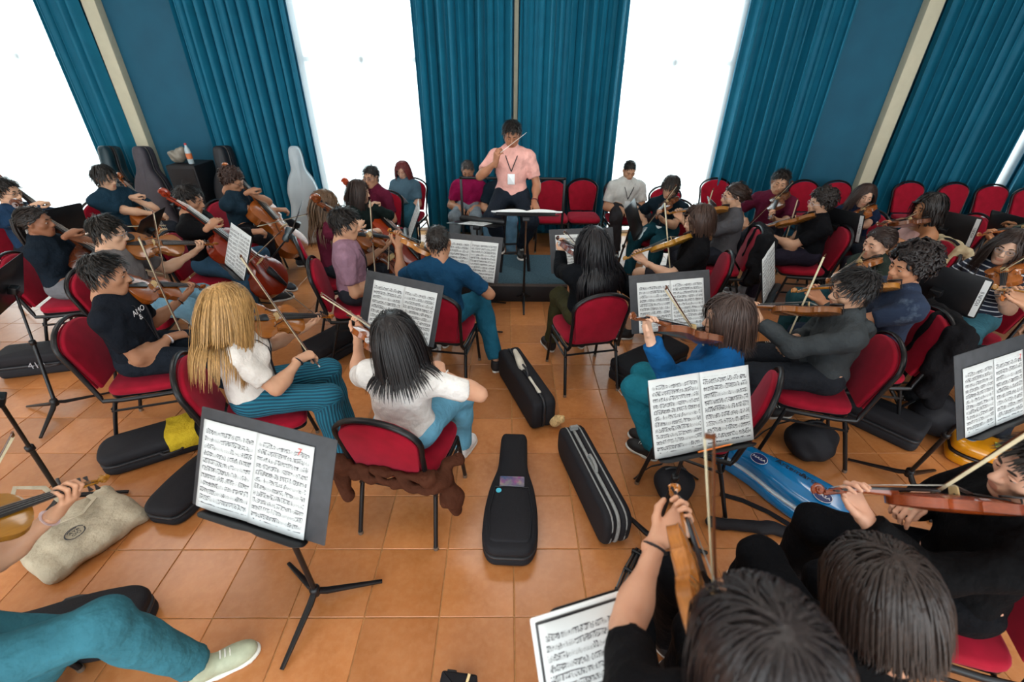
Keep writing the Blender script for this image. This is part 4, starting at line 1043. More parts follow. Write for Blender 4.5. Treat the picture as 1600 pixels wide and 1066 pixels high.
    V, Q = solid(PL, h*1.18, .012, cut=[(hips+up*.14, up)], noise=(.003, 30, ph+2))
    po_ = part('trousers' if plen != 'skirt' else 'skirt', V, Q, cloth_mat(pants) if not isinstance(pants, tuple) else rib_mat(*pants))
    if isinstance(pants, tuple):   # ribs run along each leg
        best = np.full(len(V), 9.); ang = np.zeros(len(V))
        for i in range(2):
            for p_, q_ in ((hj[i], KN[i]), (KN[i], AN[i])):
                d_ = q_-p_; t_ = np.clip(((V-p_) @ d_)/(d_ @ d_), 0, 1); r_ = V-p_-t_[:, None]*d_; l_ = np.linalg.norm(r_, axis=1); n2 = np.cross(unit(d_), rt); m_ = l_ < best
                best[m_] = l_[m_]; ang[m_] = np.arctan2(r_ @ n2, r_ @ rt)[m_]
        at_ = po_.data.attributes.new('rib', 'FLOAT', 'POINT'); at_.data.foreach_set('value', (ang/(2*math.pi)+.5).astype(np.float32))
    if sole not in SHOE: SHOE[sole] = shoe_mesh(sole)
    for i in range(2):
        d = np.array([AN[i][0]-KN[i][0], 0, 0]); th = math.atan2(-(AN[i][0]-hj[i][0])*1.2, .6)
        d2 = Matrix.Translation((AN[i][0], AN[i][1], 0)) @ Matrix.Rotation(th, 4, 'Z') @ Matrix.Translation((0, .03, max(0, AN[i][2]-.09))) @ Matrix.Scale(f*shoef, 4)
        link('shoe', SHOE[sole], body, [mat('shoe_'+shoes, shoes, .55, 0, .4, .12, 30), mat('sole_'+sole, sole, .6), mat('lace_'+sole, sole, .8)], d2)
    # ---------------- hair
    if hair[0]:
        hg = hair_mesh(hair[0], sd+40, hn, hvol, hlen, hq)
        if len(hair) > 2 and hair[2]:
            for b in hair[2](): hg.add(*b)
        V = np.concatenate(hg.V); Q = np.concatenate(hg.Q); A = np.array(HM); V = V @ A[:3, :3].T+A[:3, 3]
        part('hair', V, Q, hm)
    # ---------------- accessories
    if glasses:
        b = MB(); k_ = mat('frame_'+glasses, glasses, .3)
        for s in (-1, 1):
            rim = [(s*.032+.0235*math.cos(q), .101-.18*(.0235*math.cos(q)*s)**1*1.0*(1 if .0235*math.cos(q)*s > 0 else .2), .003+.0175*math.sin(q)) for q in np.linspace(0, 2*math.pi, 17)]
            b.tube(rim, .0017, 5, cap=False); b.tube([(s*.056, .097, .008), (s*.074, .06, .008), (s*.082, .0, .006), (s*.082, -.02, -.006)], .0018, 5)
        b.tube([(-.010, .1015, .006), (0, .105, .008), (.010, .1015, .006)], .0016, 5)
        gl = b.build('glasses', k_, body, HM)
        for s in (-1, 1): MB().lathe([(.0225, -.0003), (.0225, .0003)], 14, frame((s*.032, .101, .003), (1, 0, 0), (0, 0, .75), (0, -1, 0))).build('lens', LENS, gl)
    if lanyard is not None:
        from mathutils.bvhtree import BVHTree
        sv = [tuple(v.co) for v in sh_o.data.vertices]; bv = BVHTree.FromPolygons(sv, [tuple(p.vertices) for p in sh_o.data.polygons])
        def onto(x, zf):
            p = hips+up*TL*zf+rt*x+fw*.45; hit = bv.ray_cast(Vector(p), Vector(-fw)); return np.array(hit[0])+fw*.006 if hit[0] else p-fw*.33
        bz, col = lanyard
        for s in (-1, 1):
            pts = [nb+up*.035+rt*s*.060-fw*.02, nb+up*.015+rt*s*.066+fw*.03]+[onto(s*.058*(1-q), .90+(bz+.05-.90)*q) for q in np.linspace(.0, 1, 6)]
            MB().tube(pts, .006, 5, flat=.35, up=tuple(fw)).build('lanyard', STRAP if col is None else mat('strap_'+col, col, .7), body)
        b0 = onto(0, bz)+fw*.004; b1 = onto(0, bz-.12)+fw*.004; dn = unit(b1-b0)
        MB().box((0, 0, 0), (.075, .105, .003), bev=.001).build('badge', BADGE, body, frame_yz(b0+dn*.055, -dn, fw))
    if wrist:
        for s, col in wrist:
            e, w = elb[s], wr[s][0]; d = unit(w-e); o_ = w-d*.025; u = unit(np.cross(d, (0, 0, 1.01))); v = np.cross(d, u)
            MB().tube([o_+(u*math.cos(q)+v*math.sin(q))*.031*ar for q in np.linspace(0, 2*math.pi, 15)], .007, 5, cap=False, flat=.35).build('wristband', mat('band_'+col, col, .6), body)
    # ---------------- instrument objects
    A4 = Matrix.Translation(root) @ Matrix.Rotation(a, 4, 'Z')
    if fid is not None:
        fiddle(instr, A4 @ fid, ccol, instr_label or '%s held by the %s' % (instr, label))
        bow(bowm[0], bowm[1], bowm[2], bow_label or 'bow held by the %s' % label)
    if chair_label:
        cp = wor((choff[0], choff[1], 0)); chair(cp[0], cp[1], yaw if cyaw is None else cyaw, chair_label)
    return dict(body=body, wor=wor, loc=loc, nb=nb, hips=hips, up=up, rt=rt, fw=fw, HM=HM, A4=A4, shirt=sh_o, TL=TL, wr=wr)
def stripe_mat(base, line, freq, axis=2, thin=.22, curve=0.0):
    key = 'stripes_%s_%s' % (base, line)
    if key in MATS: return MATS[key]
    m, t, p = base_mat(key); co = t.coord('Object'); sx = t.node('ShaderNodeSeparateXYZ'); t.l.new(co, sx.inputs[0])
    v = t.m('ADD', sx.outputs[axis], t.m('MULTIPLY', t.noise(co, 5.0, 1), .006)); s = t.m('LESS_THAN', t.m('FRACT', t.m('MULTIPLY', v, freq)), thin)
    t.l.new(t.mix(s, srgb(base), srgb(line)), p.inputs['Base Color']); p.inputs['Roughness'].default_value = .85
    t.l.new(t.bump(t.noise(co, 16, 3), .5, .02), p.inputs['Normal']); MATS[key] = m; return m
def rib_mat(base, line, n):
    m, t, p = base_mat('ribbed_cloth_'+base); a = t.node('ShaderNodeAttribute'); a.attribute_name = 'rib'
    w = t.m('SINE', t.m('MULTIPLY', a.outputs['Fac'], n*6.2832)); t.l.new(t.mix(t.ramp(w, -.6, .6), srgb(base), srgb(line)), p.inputs['Base Color']); p.inputs['Roughness'].default_value = .85
    t.l.new(t.bump(w, .5, .006), p.inputs['Normal']); return m
def tiedye_mat():
    m, t, p = base_mat('blue_tie_dye'); co = t.coord('Object'); n = t.noise(co, 5.0, 6, .65); b = t.noise(co, 16, 3)
    t.l.new(t.mix(t.m('MULTIPLY', t.ramp(n, .55, .68), .8), (.010, .024, .06), (.12, .17, .24)), p.inputs['Base Color']); p.inputs['Roughness'].default_value = .85
    t.l.new(t.bump(b, .5, .03), p.inputs['Normal']); return m
def bun(): return [uvball((0, -.135, .035), (.034, .032, .032), 12)]
def ponytail():
    b = MB(); rg = random.Random(3)
    for i in range(26):
        x, y = rg.uniform(-.018, .018), rg.uniform(-.016, .016)
        b.tube([(x*.4, -.105+y*.3, .045), (x, -.14+y, .02), (x*1.5, -.145+y, -.07), (x*1.8+.006*math.sin(i), -.125+y, -.17), (x*.9, -.115+y, -.25)], [.008, .011, .012, .011, .003], 5)
    return [(np.array(b.V), np.array([f for f in b.F if len(f) == 4]))]
# ------------------------------------------------------------------ the players and listeners
def P(label, ht, yaw, chairq=True, **kw):
    return person(label, ht, yaw, chair_label=('red banquet chair of the '+label) if chairq else None, **kw)
TAN, FAIR, DARK, MID = 'c29476', 'd3a98c', '8e5f45', 'ae7f62'
# --- cellos on the left
P('person in navy jacket playing cello at the left edge', (2, 279), -85, skin=FAIR, shirt='1d3550', sleeve='long', instr='cello', ccol='6d2f14', glasses='20242a', head=(-5, 10, 0))
P('person with ponytail and dark polo playing brown cello', (46, 322), -72, fem=True, skin=DARK, hair=('tied', '1c1512', ponytail), shirt='16202a', pants='6d6f74', instr='cello', ccol='5a2c17', frog=(122, 400), wrist=[('R', 'e6e4ea')], head=(0, 4, 0), zt=1.26)
P('person with glasses and teal tee playing cello by window', (157, 259), -108, skin=FAIR, hair=('mop', '191614'), shirt='1b3444', instr='cello', ccol='a2561c', scroll=(182, 276), glasses='23262c', head=(10, 14, 0), wrist=[('R', 'e8e8ec')])
P('person in black shirt playing red cello with white reflection', (291, 290), -82, skin=MID, hair=('short', '14100f'), shirt='0f0f12', sleeve='long', pants='33526a', zt=1.31, instr='cello', ccol='8e2c12', scroll=(243, 299), head=(0, 16, 0))
P('person with curly hair and glasses playing orange cello', (360, 264), -98, skin=MID, hair=('curly', '35221b'), shirt='1c2f3c', pants='15151a', zt=1.25, shoes='28313c', instr='cello', ccol='a85a20', glasses='23262c', lanyard=(.35, None), head=(10, 26, 0), feet=[(-.34, .36), (.30, .52)], knees=[(-.25, .40), (.25, .40)])
P('person in black sweater playing red orange cello', (560, 281), -98, fem=True, skin=FAIR, hair=('bob', '2a1c17'), shirt='15201f', sleeve='long', instr='cello', ccol='b0401a', scroll=(532, 285), frog=(622, 352), head=(5, 8, 0), hlen=.30, zt=1.22, size=.97)
P('person with long brown hair and maroon top seen behind', (508, 297), -62, size=1.0, fem=True, skin=FAIR, hair=('wavy', '5d4632'), shirt='5d1f33', instr='cello', ccol='7c3d18', scroll=(481, 311), head=(0, 5, 0), hlen=.42, zt=1.29)
# --- violas, left of the aisle
P('person with glasses in grey tee playing viola', (160, 338), -78, skin=FAIR, hair=('short', '17130f'), shirt='6e6b6c', pants='6a92a8', shoes='a9aeb0', instr='viola', ccol='9a5a1e', scroll=(340, 383), frog=(268, 490), glasses='9a9aa0', head=(12, 14, -6), feet=[(-.1, .62), (.2, .7)], vroll=42)
p7 = P('person in black lettered tee playing viola', (154, 398), -72, skin=MID, hair=('short', '12100f'), shirt='171c24', pants='1b222b', instr='viola', ccol='a05214', scroll=(318, 450), frog=(290, 536), fs=.42, head=(10, 12, -6), wrist=[('R', 'dcdce2'), ('L', '1c1c20')], lanyard=(.05, None), vroll=44, feet=[(-.1, .56), (.0, .54)])
P('person with long blonde hair in white tee playing viola', (350, 446), -66, fem=True, skin='d9a98a', hair=('long', 'ab8450'), shirt='e4e0da', pants=('0c4a62', '1c7590', 26), instr='viola', ccol='b0671e', scroll=(518, 496), frog=(500, 578), fs=.33, head=(14, 16, -6), lanyard=(.10, None), wrist=[('R', '24242a')], hlen=.44, zt=1.27, vroll=46, h=.012, knees=[(-.11, .44), (.17, .42)], feet=[(-.08, .48), (.2, .4)])
p9 = P('person with black shoulder hair in white tee, back view', (614, 490), -12, fem=True, skin='d2a184', hair=('bob', '1c191a'), shirt='e9e7e4', pants='6aa7c4', shoes='e8e8e8', instr='violin', ccol='9a4f1c', frog=(708, 592), fs=.38, vdir=(50, -4), head=(18, 10, -8), hlen=.31, hvol=1.25, zt=1.26, h=.012, wrist=[('R', 'f0efee')], knees=[(-.16, .42), (.18, .42)], elbowR=(1, -.5, -.35))
P('person in mauve polo shirt playing viola', (537, 326), -76, skin=TAN, hair=('short', '15110f'), shirt='8f6f80', pants='2a2c34', instr='viola', ccol='8a4d1c', scroll=(622, 376), frog=(588, 452), fs=.45, head=(8, 12, -4), lanyard=(.4, None), vroll=40, hvol=1.3)
P('person in blue tee with cropped hair, back view', (684, 352), -8, skin=MID, hair=('crop', '1d1815'), shirt='17405f', pants='1f5a72', instr='violin', ccol='c07a2a', vdir=(55, 5), fs=.2, bowfree=((.20, .39, .66), (-.25, .85, .80)), head=(15, 8, -6), hands={'R': ((.22, .30, .70), (-.2, 1, .1), (.2, 0, 1), 'bow')}, zt=1.27, knees=[(-.14, .42), (.22, .36)], feet=[(-.14, .42), ('px', 776, 566)], h=.0125, elbowR=(1, -.3, -.6), wide=.95)
# --- listeners by the windows and the conductor
P('person in maroon tee with hand at mouth by window', (576, 260), 148, skin=TAN, hair=('short', '2a2726'), shirt='5f1c33', pants='24242b', hands={'R': ((.06, .20, 1.02), (-.3, -.1, .9), (.3, .9, .1), 'hold')}, cyaw=186, lean=.12, zt=1.25, size=.94, wide=.94, head=(15, 6, 0), glasses='777780')
p14 = P('red-haired person in denim vest reading by the window', (627, 252), 172, fem=True, skin='c9a08a', hair=('bob', '6e3030'), shirt='4d6878', pants='2c5a6a', plen='skirt', shoes='6a4a34', head=(0, 18, 0), zt=1.165, size=.92)
P('person in magenta tee reading beside the conductor', (730, 251), 176, skin=MID, hair=('crop', '45403e'), shirt='8a1446', pants='7b8790', shoes='d0d0d0', head=(4, 26, 0), zt=1.19, size=.95, wide=.95, lean=.07)
P('person in dark tee seated hidden behind the conductor', (784, 254), 178, skin=TAN, shirt='17242f', pants='5b7f98', head=(0, 20, 0), zt=1.19, size=.95)
p20 = P('bearded person in white shirt looking down by window', (986, 251), 184, skin=TAN, hair=('crop', '17140f'), shirt='c9cac6', pants='2f2d30', head=(0, 26, 0), lanyard=(.40, None), lean=.08, wide=1.10, zt=1.21, size=.97, knees=[(-.2, .42), (.2, .42)])
cond = person('conductor in pink polo sitting on a tall stool', (800, 189), 178, 1.775, skin='a87457', hair=('short', '17120f'), shirt='e0a89e', pants='1b222c', shoes='1d1c1e', seat=.93, lean=.03, head=(2, 24, 0), lanyard=(.52, None),
              hands={'R': ((.15, .27, 1.42), (-.15, .25, .95), (.5, .6, .1), 'hold'), 'L': ((-.25, .22, 1.02), (-.3, .8, -.5), (-.2, .3, .9), 'rest')}, knees=[(-.22, .34, .86), (.20, .34, .88)], feet=[(-.12, .12, .50), (.10, .26, .62)], wrist=[('L', '6a2430')], h=.0125)
# --- violins, right of the aisle
P('person with long wavy black hair in black sweater, back view', (928, 354), 12, fem=True, skin='d2a88c', hair=('wavy', '131216'), shirt='0d1014', sleeve='long', pants='3a3823', shoes='1a1a1c', instr='violin', ccol='6a2818', scroll=(869, 373), fs=.56, head=(20, 8, -8), hlen=.50, hvol=1.25, zt=1.27, h=.0125, knees=[(-.1, .42), (.2, .40)])
P('person in dark green shirt and teal trousers facing the camera', (1050, 276), 138, skin='caa083', hair=('mop', '1e1712'), shirt='14222c', pants='17414d', shoes='22303c', instr='violin', ccol='7a4420', scroll=(1026, 342), frog=(1006, 360), fs=.5, lanyard=(.18, None), head=(16, 16, -6), zt=1.20, size=.97)
P('person with hair bun and glasses in grey shirt', (1150, 286), 78, skin='c89d80', hair=('tied', '2a1a13', bun), shirt='4a4a4e', pants='20222a', instr='violin', ccol='b5772a', scroll=(1036, 335), frog=(1090, 372), glasses='b0b0b4', head=(10, 6, -6), zt=1.30)
P('person with brown bob in black tee and shorts', (1094, 321), 76, skin='d0a88e', hair=('bob', '3c2a22'), shirt='0f0f12', pants='2f2e34', plen='short', instr='violin', ccol='c08a2c', scroll=(965, 410), frog=(1049, 445), fs=.42, head=(14, 12, -8), hlen=.17, hvol=1.3, sleeve='short', zt=1.27)
P('person in maroon tee playing violin by the curtain', (1224, 266), 142, skin='c89a7c', hair=('short', '1d1612'), shirt='57182f', pants='1c1d26', instr='violin', ccol='6f4126', scroll=(1204, 345), frog=(1163, 360), head=(14, 14, -6))
P('person with curly hair and glasses in black tee', (1288, 296), 80, skin='c79d82', hair=('curly', '1d1613'), shirt='0f1014', pants='25222f', shoes='8a8a90', instr='violin', ccol='9a6026', scroll=(1171, 364), frog=(1222, 392), glasses='c8c8cc', head=(8, 6, -6), wrist=[('L', 'e8e6e6')], wide=1.06, zt=1.24)
P('person in navy top playing violin before the cream column', (1358, 288), 150, fem=True, skin='d3a98f', hair=('bob', '33211b'), shirt='16233c', instr='violin', ccol='a0561c', scroll=(1340, 354), frog=(1329, 338), head=(14, 10, -6), hlen=.28, zt=1.20, size=.96, cyaw=112)
P('person with dark wavy hair in pink camisole', (1459, 303), 80, fem=True, skin='a3714f', hair=('wavy', '1c1614'), shirt='c9a09a', sleeve='none', pants='2a2a33', instr='violin', ccol='6d3a1c', scroll=(1370, 352), frog=(1404, 348), fs=.4, head=(8, 10, -6), hlen=.24, hvol=1.3, zt=1.30)
P('person with earring and dark green sleeves playing violin', (1381, 355), 88, fem=True, skin='cfa389', hair=('tied', '2b1d18'), shirt='2a342e', sleeve='long', pants='24474f', instr='violin', ccol='a3602a', scroll=(1292, 442), frog=(1325, 425), fs=.42, head=(12, 10, -6), zt=1.22)
P('person with afro hair in blue tie-dye tee', (1432, 386), 80, skin='c08a6a', hair=('afro', '1a1313'), shirt='tiedye', pants='1b2433', instr='violin', ccol='c07c24', scroll=(1236, 457), frog=(1346, 448), fs=.42, head=(14, 8, -6), h=.0125, hvol=.8, zt=1.31)
p30 = P('person in grey hoodie and glasses playing violin', (1342, 422), 72, skin='c79c80', hair=('short', '161415'), shirt='3b4043', sleeve='long', pants='22252b', shoes='c9c9c9', instr='violin', ccol='8a4f1c', scroll=(1128, 482), frog=(1222, 548), fs=.40, glasses='17181c', head=(12, 10, -8), hvol=1.4, h=.0125, vroll=34)
P('person with brown bob in bright blue shirt, back view', (1141, 462), 60, fem=True, skin='d4ab92', hair=('bob', '3d2f2a'), shirt='125187', sleeve='long', pants='1d6a7c', instr='violin', ccol='7d4422', scroll=(984, 497), frog=(1120, 570), fs=.42, head=(18, 10, -8), hlen=.24, hvol=1.3, zt=1.27, h=.0125, vroll=30, knees=[(-.02, .44), (.15, .43)], feet=[(.04, .24), (.16, .26)])
P('person in navy striped tee and jeans with violin', (1592, 360), 108, fem=True, skin='d2aa92', hair=('long', '2c201c'), stripes=('182035', 'cfd3da', 30, 2, .22), pants='4c8394', instr='violin', ccol='b8682a', scroll=(1566, 470), frog=(1528, 446), fs=.42, glasses='8f8f96', head=(16, 10, -6), hlen=.35, lanyard=(.05, None), knees=[(-.22, .42), (.16, .42)])
P('person in plaid shirt at the right edge with violin', (1650, 312), 84, skin='a3714f', hair=('short', '17120f'), shirt='2c4a3c', instr='violin', ccol='9a5522', scroll=(1527, 369), frog=(1575, 352), head=(8, 10, -6))
P('person mostly outside the right edge fingering a violin', (1800, 425), 82, skin='c8987a', hair=('short', '17120f'), shirt='2a3a40', instr='violin', ccol='b07a30', scroll=(1530, 447), frog=(1600, 520), head=(8, 10, -6), knees=[(-.15, .44), (.15, .44)], feet=[(-.12, .32), (.12, .32)])
# --- nearest players
P('person with thick dark hair nearest the camera, from behind', (1222, 958), -8, skin='c9987c', hair=('bob', '1f191a'), hlen=.17, hn=1500, shirt='0f0f12', pants='0b0c10', instr='violin', ccol='c27a34', scroll=(1046, 760), fs=.33, zt=1.50, wide=.94, head=(22, 12, -8), vdir=(12, -25), hvol=1.5, h=.0125, wrist=[('L', '1c1c20')], vroll=62, knees=[(-.10, .42), (.14, .44)], seat=.55)
P('person in black with glasses beside the nearest player', (1398, 872), 12, skin='c9987c', hair=('bob', '2a211e'), hlen=.15, hn=1500, shirt='08080a', sleeve='long', pants='0b0c10', zt=1.25, wide=.88, glasses='2aa0b8', head=(6, 22, -4), hvol=1.5, h=.0125, knees=[(-.2, .44), (.16, .44)], seat=.5)
P('person in black at the right edge with reddish violin', (1655, 690), 70, skin='cf9f86', hair=('short', '17120f'), shirt='08080a', sleeve='long', pants='0b0c10', instr='violin', ccol='8f3d16', scroll=(1270, 770), frog=(1407, 805), fs=.3, zt=1.30, head=(10, 10, -6), wrist=[('R', 'e6e6ea')], h=.0125, vroll=46, elbowR=(.4, .2, -1))
P('person in jeans and pale trainers at lower left edge', None, -68, skin='cf9f80', hair=('short', '17120f'), shirt='30343c', pants='38707f', shoes='aeb59c', sole='e6e6de', instr='violin', ccol='a5701f', scroll=(168, 748), frog=(-160, 1000), fs=.35, zt=1.26, root_xy=(-1.83, .70), head=(10, 10, -6), h=.0125, wide=.88, knees=[(-.14, .22, .34), (.02, .46)], choff=(0, -.14), feet=[(-.12, -.12), ('px', 312, 1040)], wrist=[('L', 'ead9e0')])
# ------------------------------------------------------------------ podium, stool, rail, conductor's stand
CARPET = mat('grey_blue_carpet', '4b6470', 0.95, 0, .1, .25, 60, .4); PODB = mat('black_laminate', '1a1a1e', .5, 0, .4, .2, 20)
po = empty('podium', (-.01, 4.99, 0), 0, 'low black podium with grey blue carpet top under the conductor', 'podium')
MB().box((0, 0, .10), (1.22, .86, .20), bev=.008).build('box', PODB, po); MB().box((0, 0, .216), (1.22, .86, .032), bev=.008).build('carpet', CARPET, po)
MB().box((0, -.432, .205), (1.22, .012, .03)).build('edge_strip', mat('grey_edge', '5a5654', .5), po)
rl = empty('podium_rail', (-.01, 5.46, 0), 0, 'black metal guard rail at the back of the podium', 'rail')
for s in (-1, 1): MB().box((s*.60, 0, .575), (.028, .028, 1.15), bev=.004).build('post', BLACK(), rl)
MB().box((0, 0, 1.137), (1.23, .028, .028), bev=.004).build('rail_bar', BLACK(), rl)
STOOLW = mat('black_stool_wood', '211f22', .5, 0, .4, .2, 30)
stl = empty('tall_stool', (.0, 5.03, .232), R(8), 'tall black wooden stool under the conductor', 'stool')
MB().prism([(.17*math.cos(R(15*q)), .17*math.sin(R(15*q))) for q in range(24)], .655, .69, .012, 2).build('seat', STOOLW, stl)
for sx in (-1, 1):
    for sy in (-1, 1):
        MB().tube([(sx*.10, sy*.10, .655), (sx*.165, sy*.165, 0)], .019, 4).build('leg', STOOLW, stl)
for q, z in ((0, .22), (1, .30), (2, .22), (3, .30)):
    c_ = [(-1, -1), (1, -1), (1, 1), (-1, 1)]; k_ = .165-.065*z/.655; a_, b_ = c_[q], c_[(q+1) % 4]
    MB().tube([(a_[0]*k_, a_[1]*k_, z), (b_[0]*k_, b_[1]*k_, z)], .013, 6).build('rung', STOOLW, stl)
cs = stand((.125, 4.20, 0), 1.07, 180, 'low flat conductor stand with open score before the podium', tilt=17, w=.62, h=.36, sheets=0, seed='c', leg0=30, base=(818, 462))
sc_ = empty('score'); sc_.matrix_world = frame((.125, 4.56, .985), (-1, 0, 0), unit((0, -1, .306)), unit((0, .306, 1))); tag(sc_, 'large open score lying on the conductor stand', 'score')
for s in (-1, 1):
    b = MB(); n = 10
    V = [(s*i/n*.33, y, .012+.022*math.sin(math.pi*min(1, i/n*1.15))**.8*(1-.5*i/n)) for y in (.0, .34) for i in range(n+1)]
    m_ = n+1; F = [(i, i+1, i+1+m_, i+m_) if s > 0 else (i, i+m_, i+1+m_, i+1) for i in range(n)]
    V2 = [(x, y, 0) for x, y, z in V]; b.add(V+V2, F+[(i, i+2*m_, i+1+2*m_, i+1) for i in range(n)]+[(i+m_, i+1+m_, i+1+3*m_, i+3*m_) for i in range(n)]+[(n, n+2*m_, n+3*m_, n+m_)], 0, True)
    b.build('page_block', PLAINPAPER, sc_)
w_, hy_, hz_, _ = cond['wr']['R']; g0 = cond['wor'](w_+hy_*.09+hz_*-.03); d_ = unit(ray(823, 207)*np.linalg.norm(g0-CAM)*.985+CAM-g0)
bt = empty('baton'); bt.matrix_world = frame_yz(g0, d_, (0, 0, 1)); tag(bt, 'thin white baton raised in the conductor\'s hand', 'baton')
MB().tube([(0, -.02, 0), (0, .34, 0)], [.003, .0012], 6).build('shaft', mat('white_lacquer', 'f2efe8', .4), bt); MB().ball((0, -.02, 0), (.009, .02, .009)).build('grip', MAPLE, bt)
# ------------------------------------------------------------------ music stands
stand((418, 660), 1.13, -17, 'nearest music stand at lower left with grey board and open music', 62, board=(.60, .39), sheet_label='open sheet music with red 7 on the nearest lower left stand', sx=-.03, number='7', base=(493, 925), leg0=20, seed=1)
stand((1092, 588), 1.10, 15, 'music stand beside the blue shirted player with pencil on ledge', 62, sheet_label='open sheet music above an orange pencil', pencil=True, base=(1020, 842), leg0=-5, seed=2)
stand((632, 434), 1.07, -24, 'music stand with grey board beyond the white tee back', 64, board=(.60, .40), sheet_label='sheet music in front of the person in white tee, back view', sx=.02, seed=3)
stand((738, 367), .99, -14, 'music stand with grey board right of the blue tee player', 62, board=(.56, .40), sheet_label='sheet music in front of the person in blue tee', seed=4)
stand((908, 357), .99, 9, 'music stand with grey board beyond the wavy black hair', 62, board=(.60, .40), sheet_label='sheet music in front of the person with wavy black hair', seed=0)
stand((1046, 426), 1.05, 12, 'music stand with grey board left of the bright blue shirt', 64, board=(.60, .40), sheet_label='sheet music in front of the person in bright blue shirt', seed=1)
stand((1548, 538), 1.10, 22, 'music stand with grey board at the right edge above yellow case', 64, board=(.60, .42), sheet_label='sheet music with red 7 above the yellow case', number='7', base=(1420, 740), seed=2)
stand((377, 362), 1.12, -46, 'music stand seen nearly edge on before the viola players', 66, sheet_label='sheet music seen edge on before the viola players', seed=3, base=(398, 455), leg0=40)
stand((-14, 566), 1.10, -52, 'music stand cut by the left edge above the tote bag', 64, sheet_label='sheet music cut by the left edge above the tote bag', base=(96, 775), seed=4)
stand((10, 412), 1.06, -66, 'black music stand with label strip at left edge', 68, sheets=0, strip=('VIOLA', 1, 'b'), base=(86, 630), leg0=170)
stand((80, 326), 1.06, -112, 'black music stand with label strip near the left window', 70, sheets=0, strip=('VIOLONCELLO', 1, 'b'))
stand((240, 333), .98, -80, 'dark music stand half hidden between the left cellists', 55, sheets=0)
stand((470, 322), 1.02, -72, 'dark music stand leaning before the curly haired cellist', 60, sheets=0, base=(372, 470))
stand((655, 322), 1.00, -78, 'music stand seen edge on beside the denim skirt', 66, sheet_label='sheet music seen edge on beside the denim skirt', seed=0)
stand((984, 318), 1.06, 66, 'music stand holding brown folder before the white shirt', 66, sheets=0, strip=None, base=(962, 424))
stand((735, 352), .96, 165, 'low flat music stand beside the podium', 12, sheets=1, sheet_label='loose sheet on the low flat stand beside the podium')
stand((1200, 394), 1.06, 55, 'music stand seen edge on before the curly haired violinist', 74, sheet_label='sheet music seen edge on before the curly haired violinist', seed=2)
stand((1312, 326), 1.04, 118, 'black music stand behind the black tee violinist', 70, sheets=0, strip=('VIOLIN I', -1, 'b'))
stand((1486, 331), 1.06, 122, 'black music stand behind the pink camisole', 72, sheets=0, strip=('VIOLIN I', -1, 'b'))
stand((1482, 418), 1.08, 122, 'black music stand between tie-dye tee and striped tee', 74, sheets=0, strip=('VIOLIN II', -1, 'b'))
stand((1112, 312), .95, 84, 'small music stand before the hair bun player', 66, w=.4, h=.28, sheets=0)
stand((1592, 338), 1.04, 100, 'dark music stand at the right edge near the red chairs', 70, sheets=0)
# near the lens: stand with a spiral notebook
stand((915, 936), 1.01, 17, 'music stand under the spiral notebook at the bottom edge', 58, w=.22, h=.28, sheets=0)
T_ = at(902, 943, 1.025); a_ = R(17); ti_ = R(58); xr_ = np.array([math.cos(a_), math.sin(a_), 0]); yf_ = np.array([-math.sin(a_), math.cos(a_), 0]); up_ = yf_*math.cos(ti_)+np.array([0, 0, math.sin(ti_)])
nbk = empty('spiral_notebook'); nbk.matrix_world = frame(T_-up_*.335+np.cross(xr_, up_)*.012, xr_, up_, np.cross(xr_, up_)) @ Matrix.Diagonal((1.12, 1.12, 1, 1)); tag(nbk, 'white spiral bound notebook of music on the nearest stand', 'notebook')
MB().prism([(-.122, 0), (.122, 0), (.122, .305), (-.122, .305)], 0, .003, rc=.006).build('cover', PLAINPAPER, nbk); MB().prism([(-.112, 0), (.117, 0), (.117, .293), (-.112, .293)], .003, .0085, rc=.004).build('cover_edge', EBONY, nbk)
link('page', page_mesh(.224, .29, .003), nbk, music_mat('notation_1', 12, 3.7), Matrix.Translation((.005, 0, .008)))
for q in range(26): MB().tube([(.118+.006*math.cos(k), .012+q*.011, .005+.008*math.sin(k)) for k in np.linspace(0, 6.28, 9)], .0011, 4).build('coil', STRING, nbk)
# ------------------------------------------------------------------ empty chairs along the wall
def chair_top(px, py, yaw, label, z=.895):
    T = at(px, py, z); a = R(yaw); return chair(T[0]-math.sin(a)*.307, T[1]+math.cos(a)*.307, yaw, label)
for px, py, yw, lb in [(862, 279, 180, 'empty red chair against the curtain, nearest the conductor\'s left elbow'), (911, 279, 180, 'empty red chair against the curtain between rail and window'), (1041, 290, 180, 'empty red chair half hidden behind the dark green shirt'),
                       (1120, 278, 178, 'empty red chair at the curtain behind the hair bun player'), (1258, 281, 180, 'empty red chair against the teal wall, left of two'), (1310, 282, 180, 'empty red chair against the teal wall beside the cream column'),
                       (1424, 283, 178, 'empty red chair at the dark curtain, first right of the column'), (1494, 285, 178, 'empty red chair at the dark curtain beside the bright slit'), (1555, 288, 176, 'empty red chair at the wall right of the bright slit'), (1614, 292, 176, 'empty red chair at the wall cut by the right edge'),
                       (1536, 335, 84, 'empty red chair left of the plaid shirt player')]:
    chair_top(px, py, yw, lb)
jc = [o for o in bpy.data.objects if o.get('label', '') == 'red banquet chair of the person with dark wavy hair in pink camisole'][0]
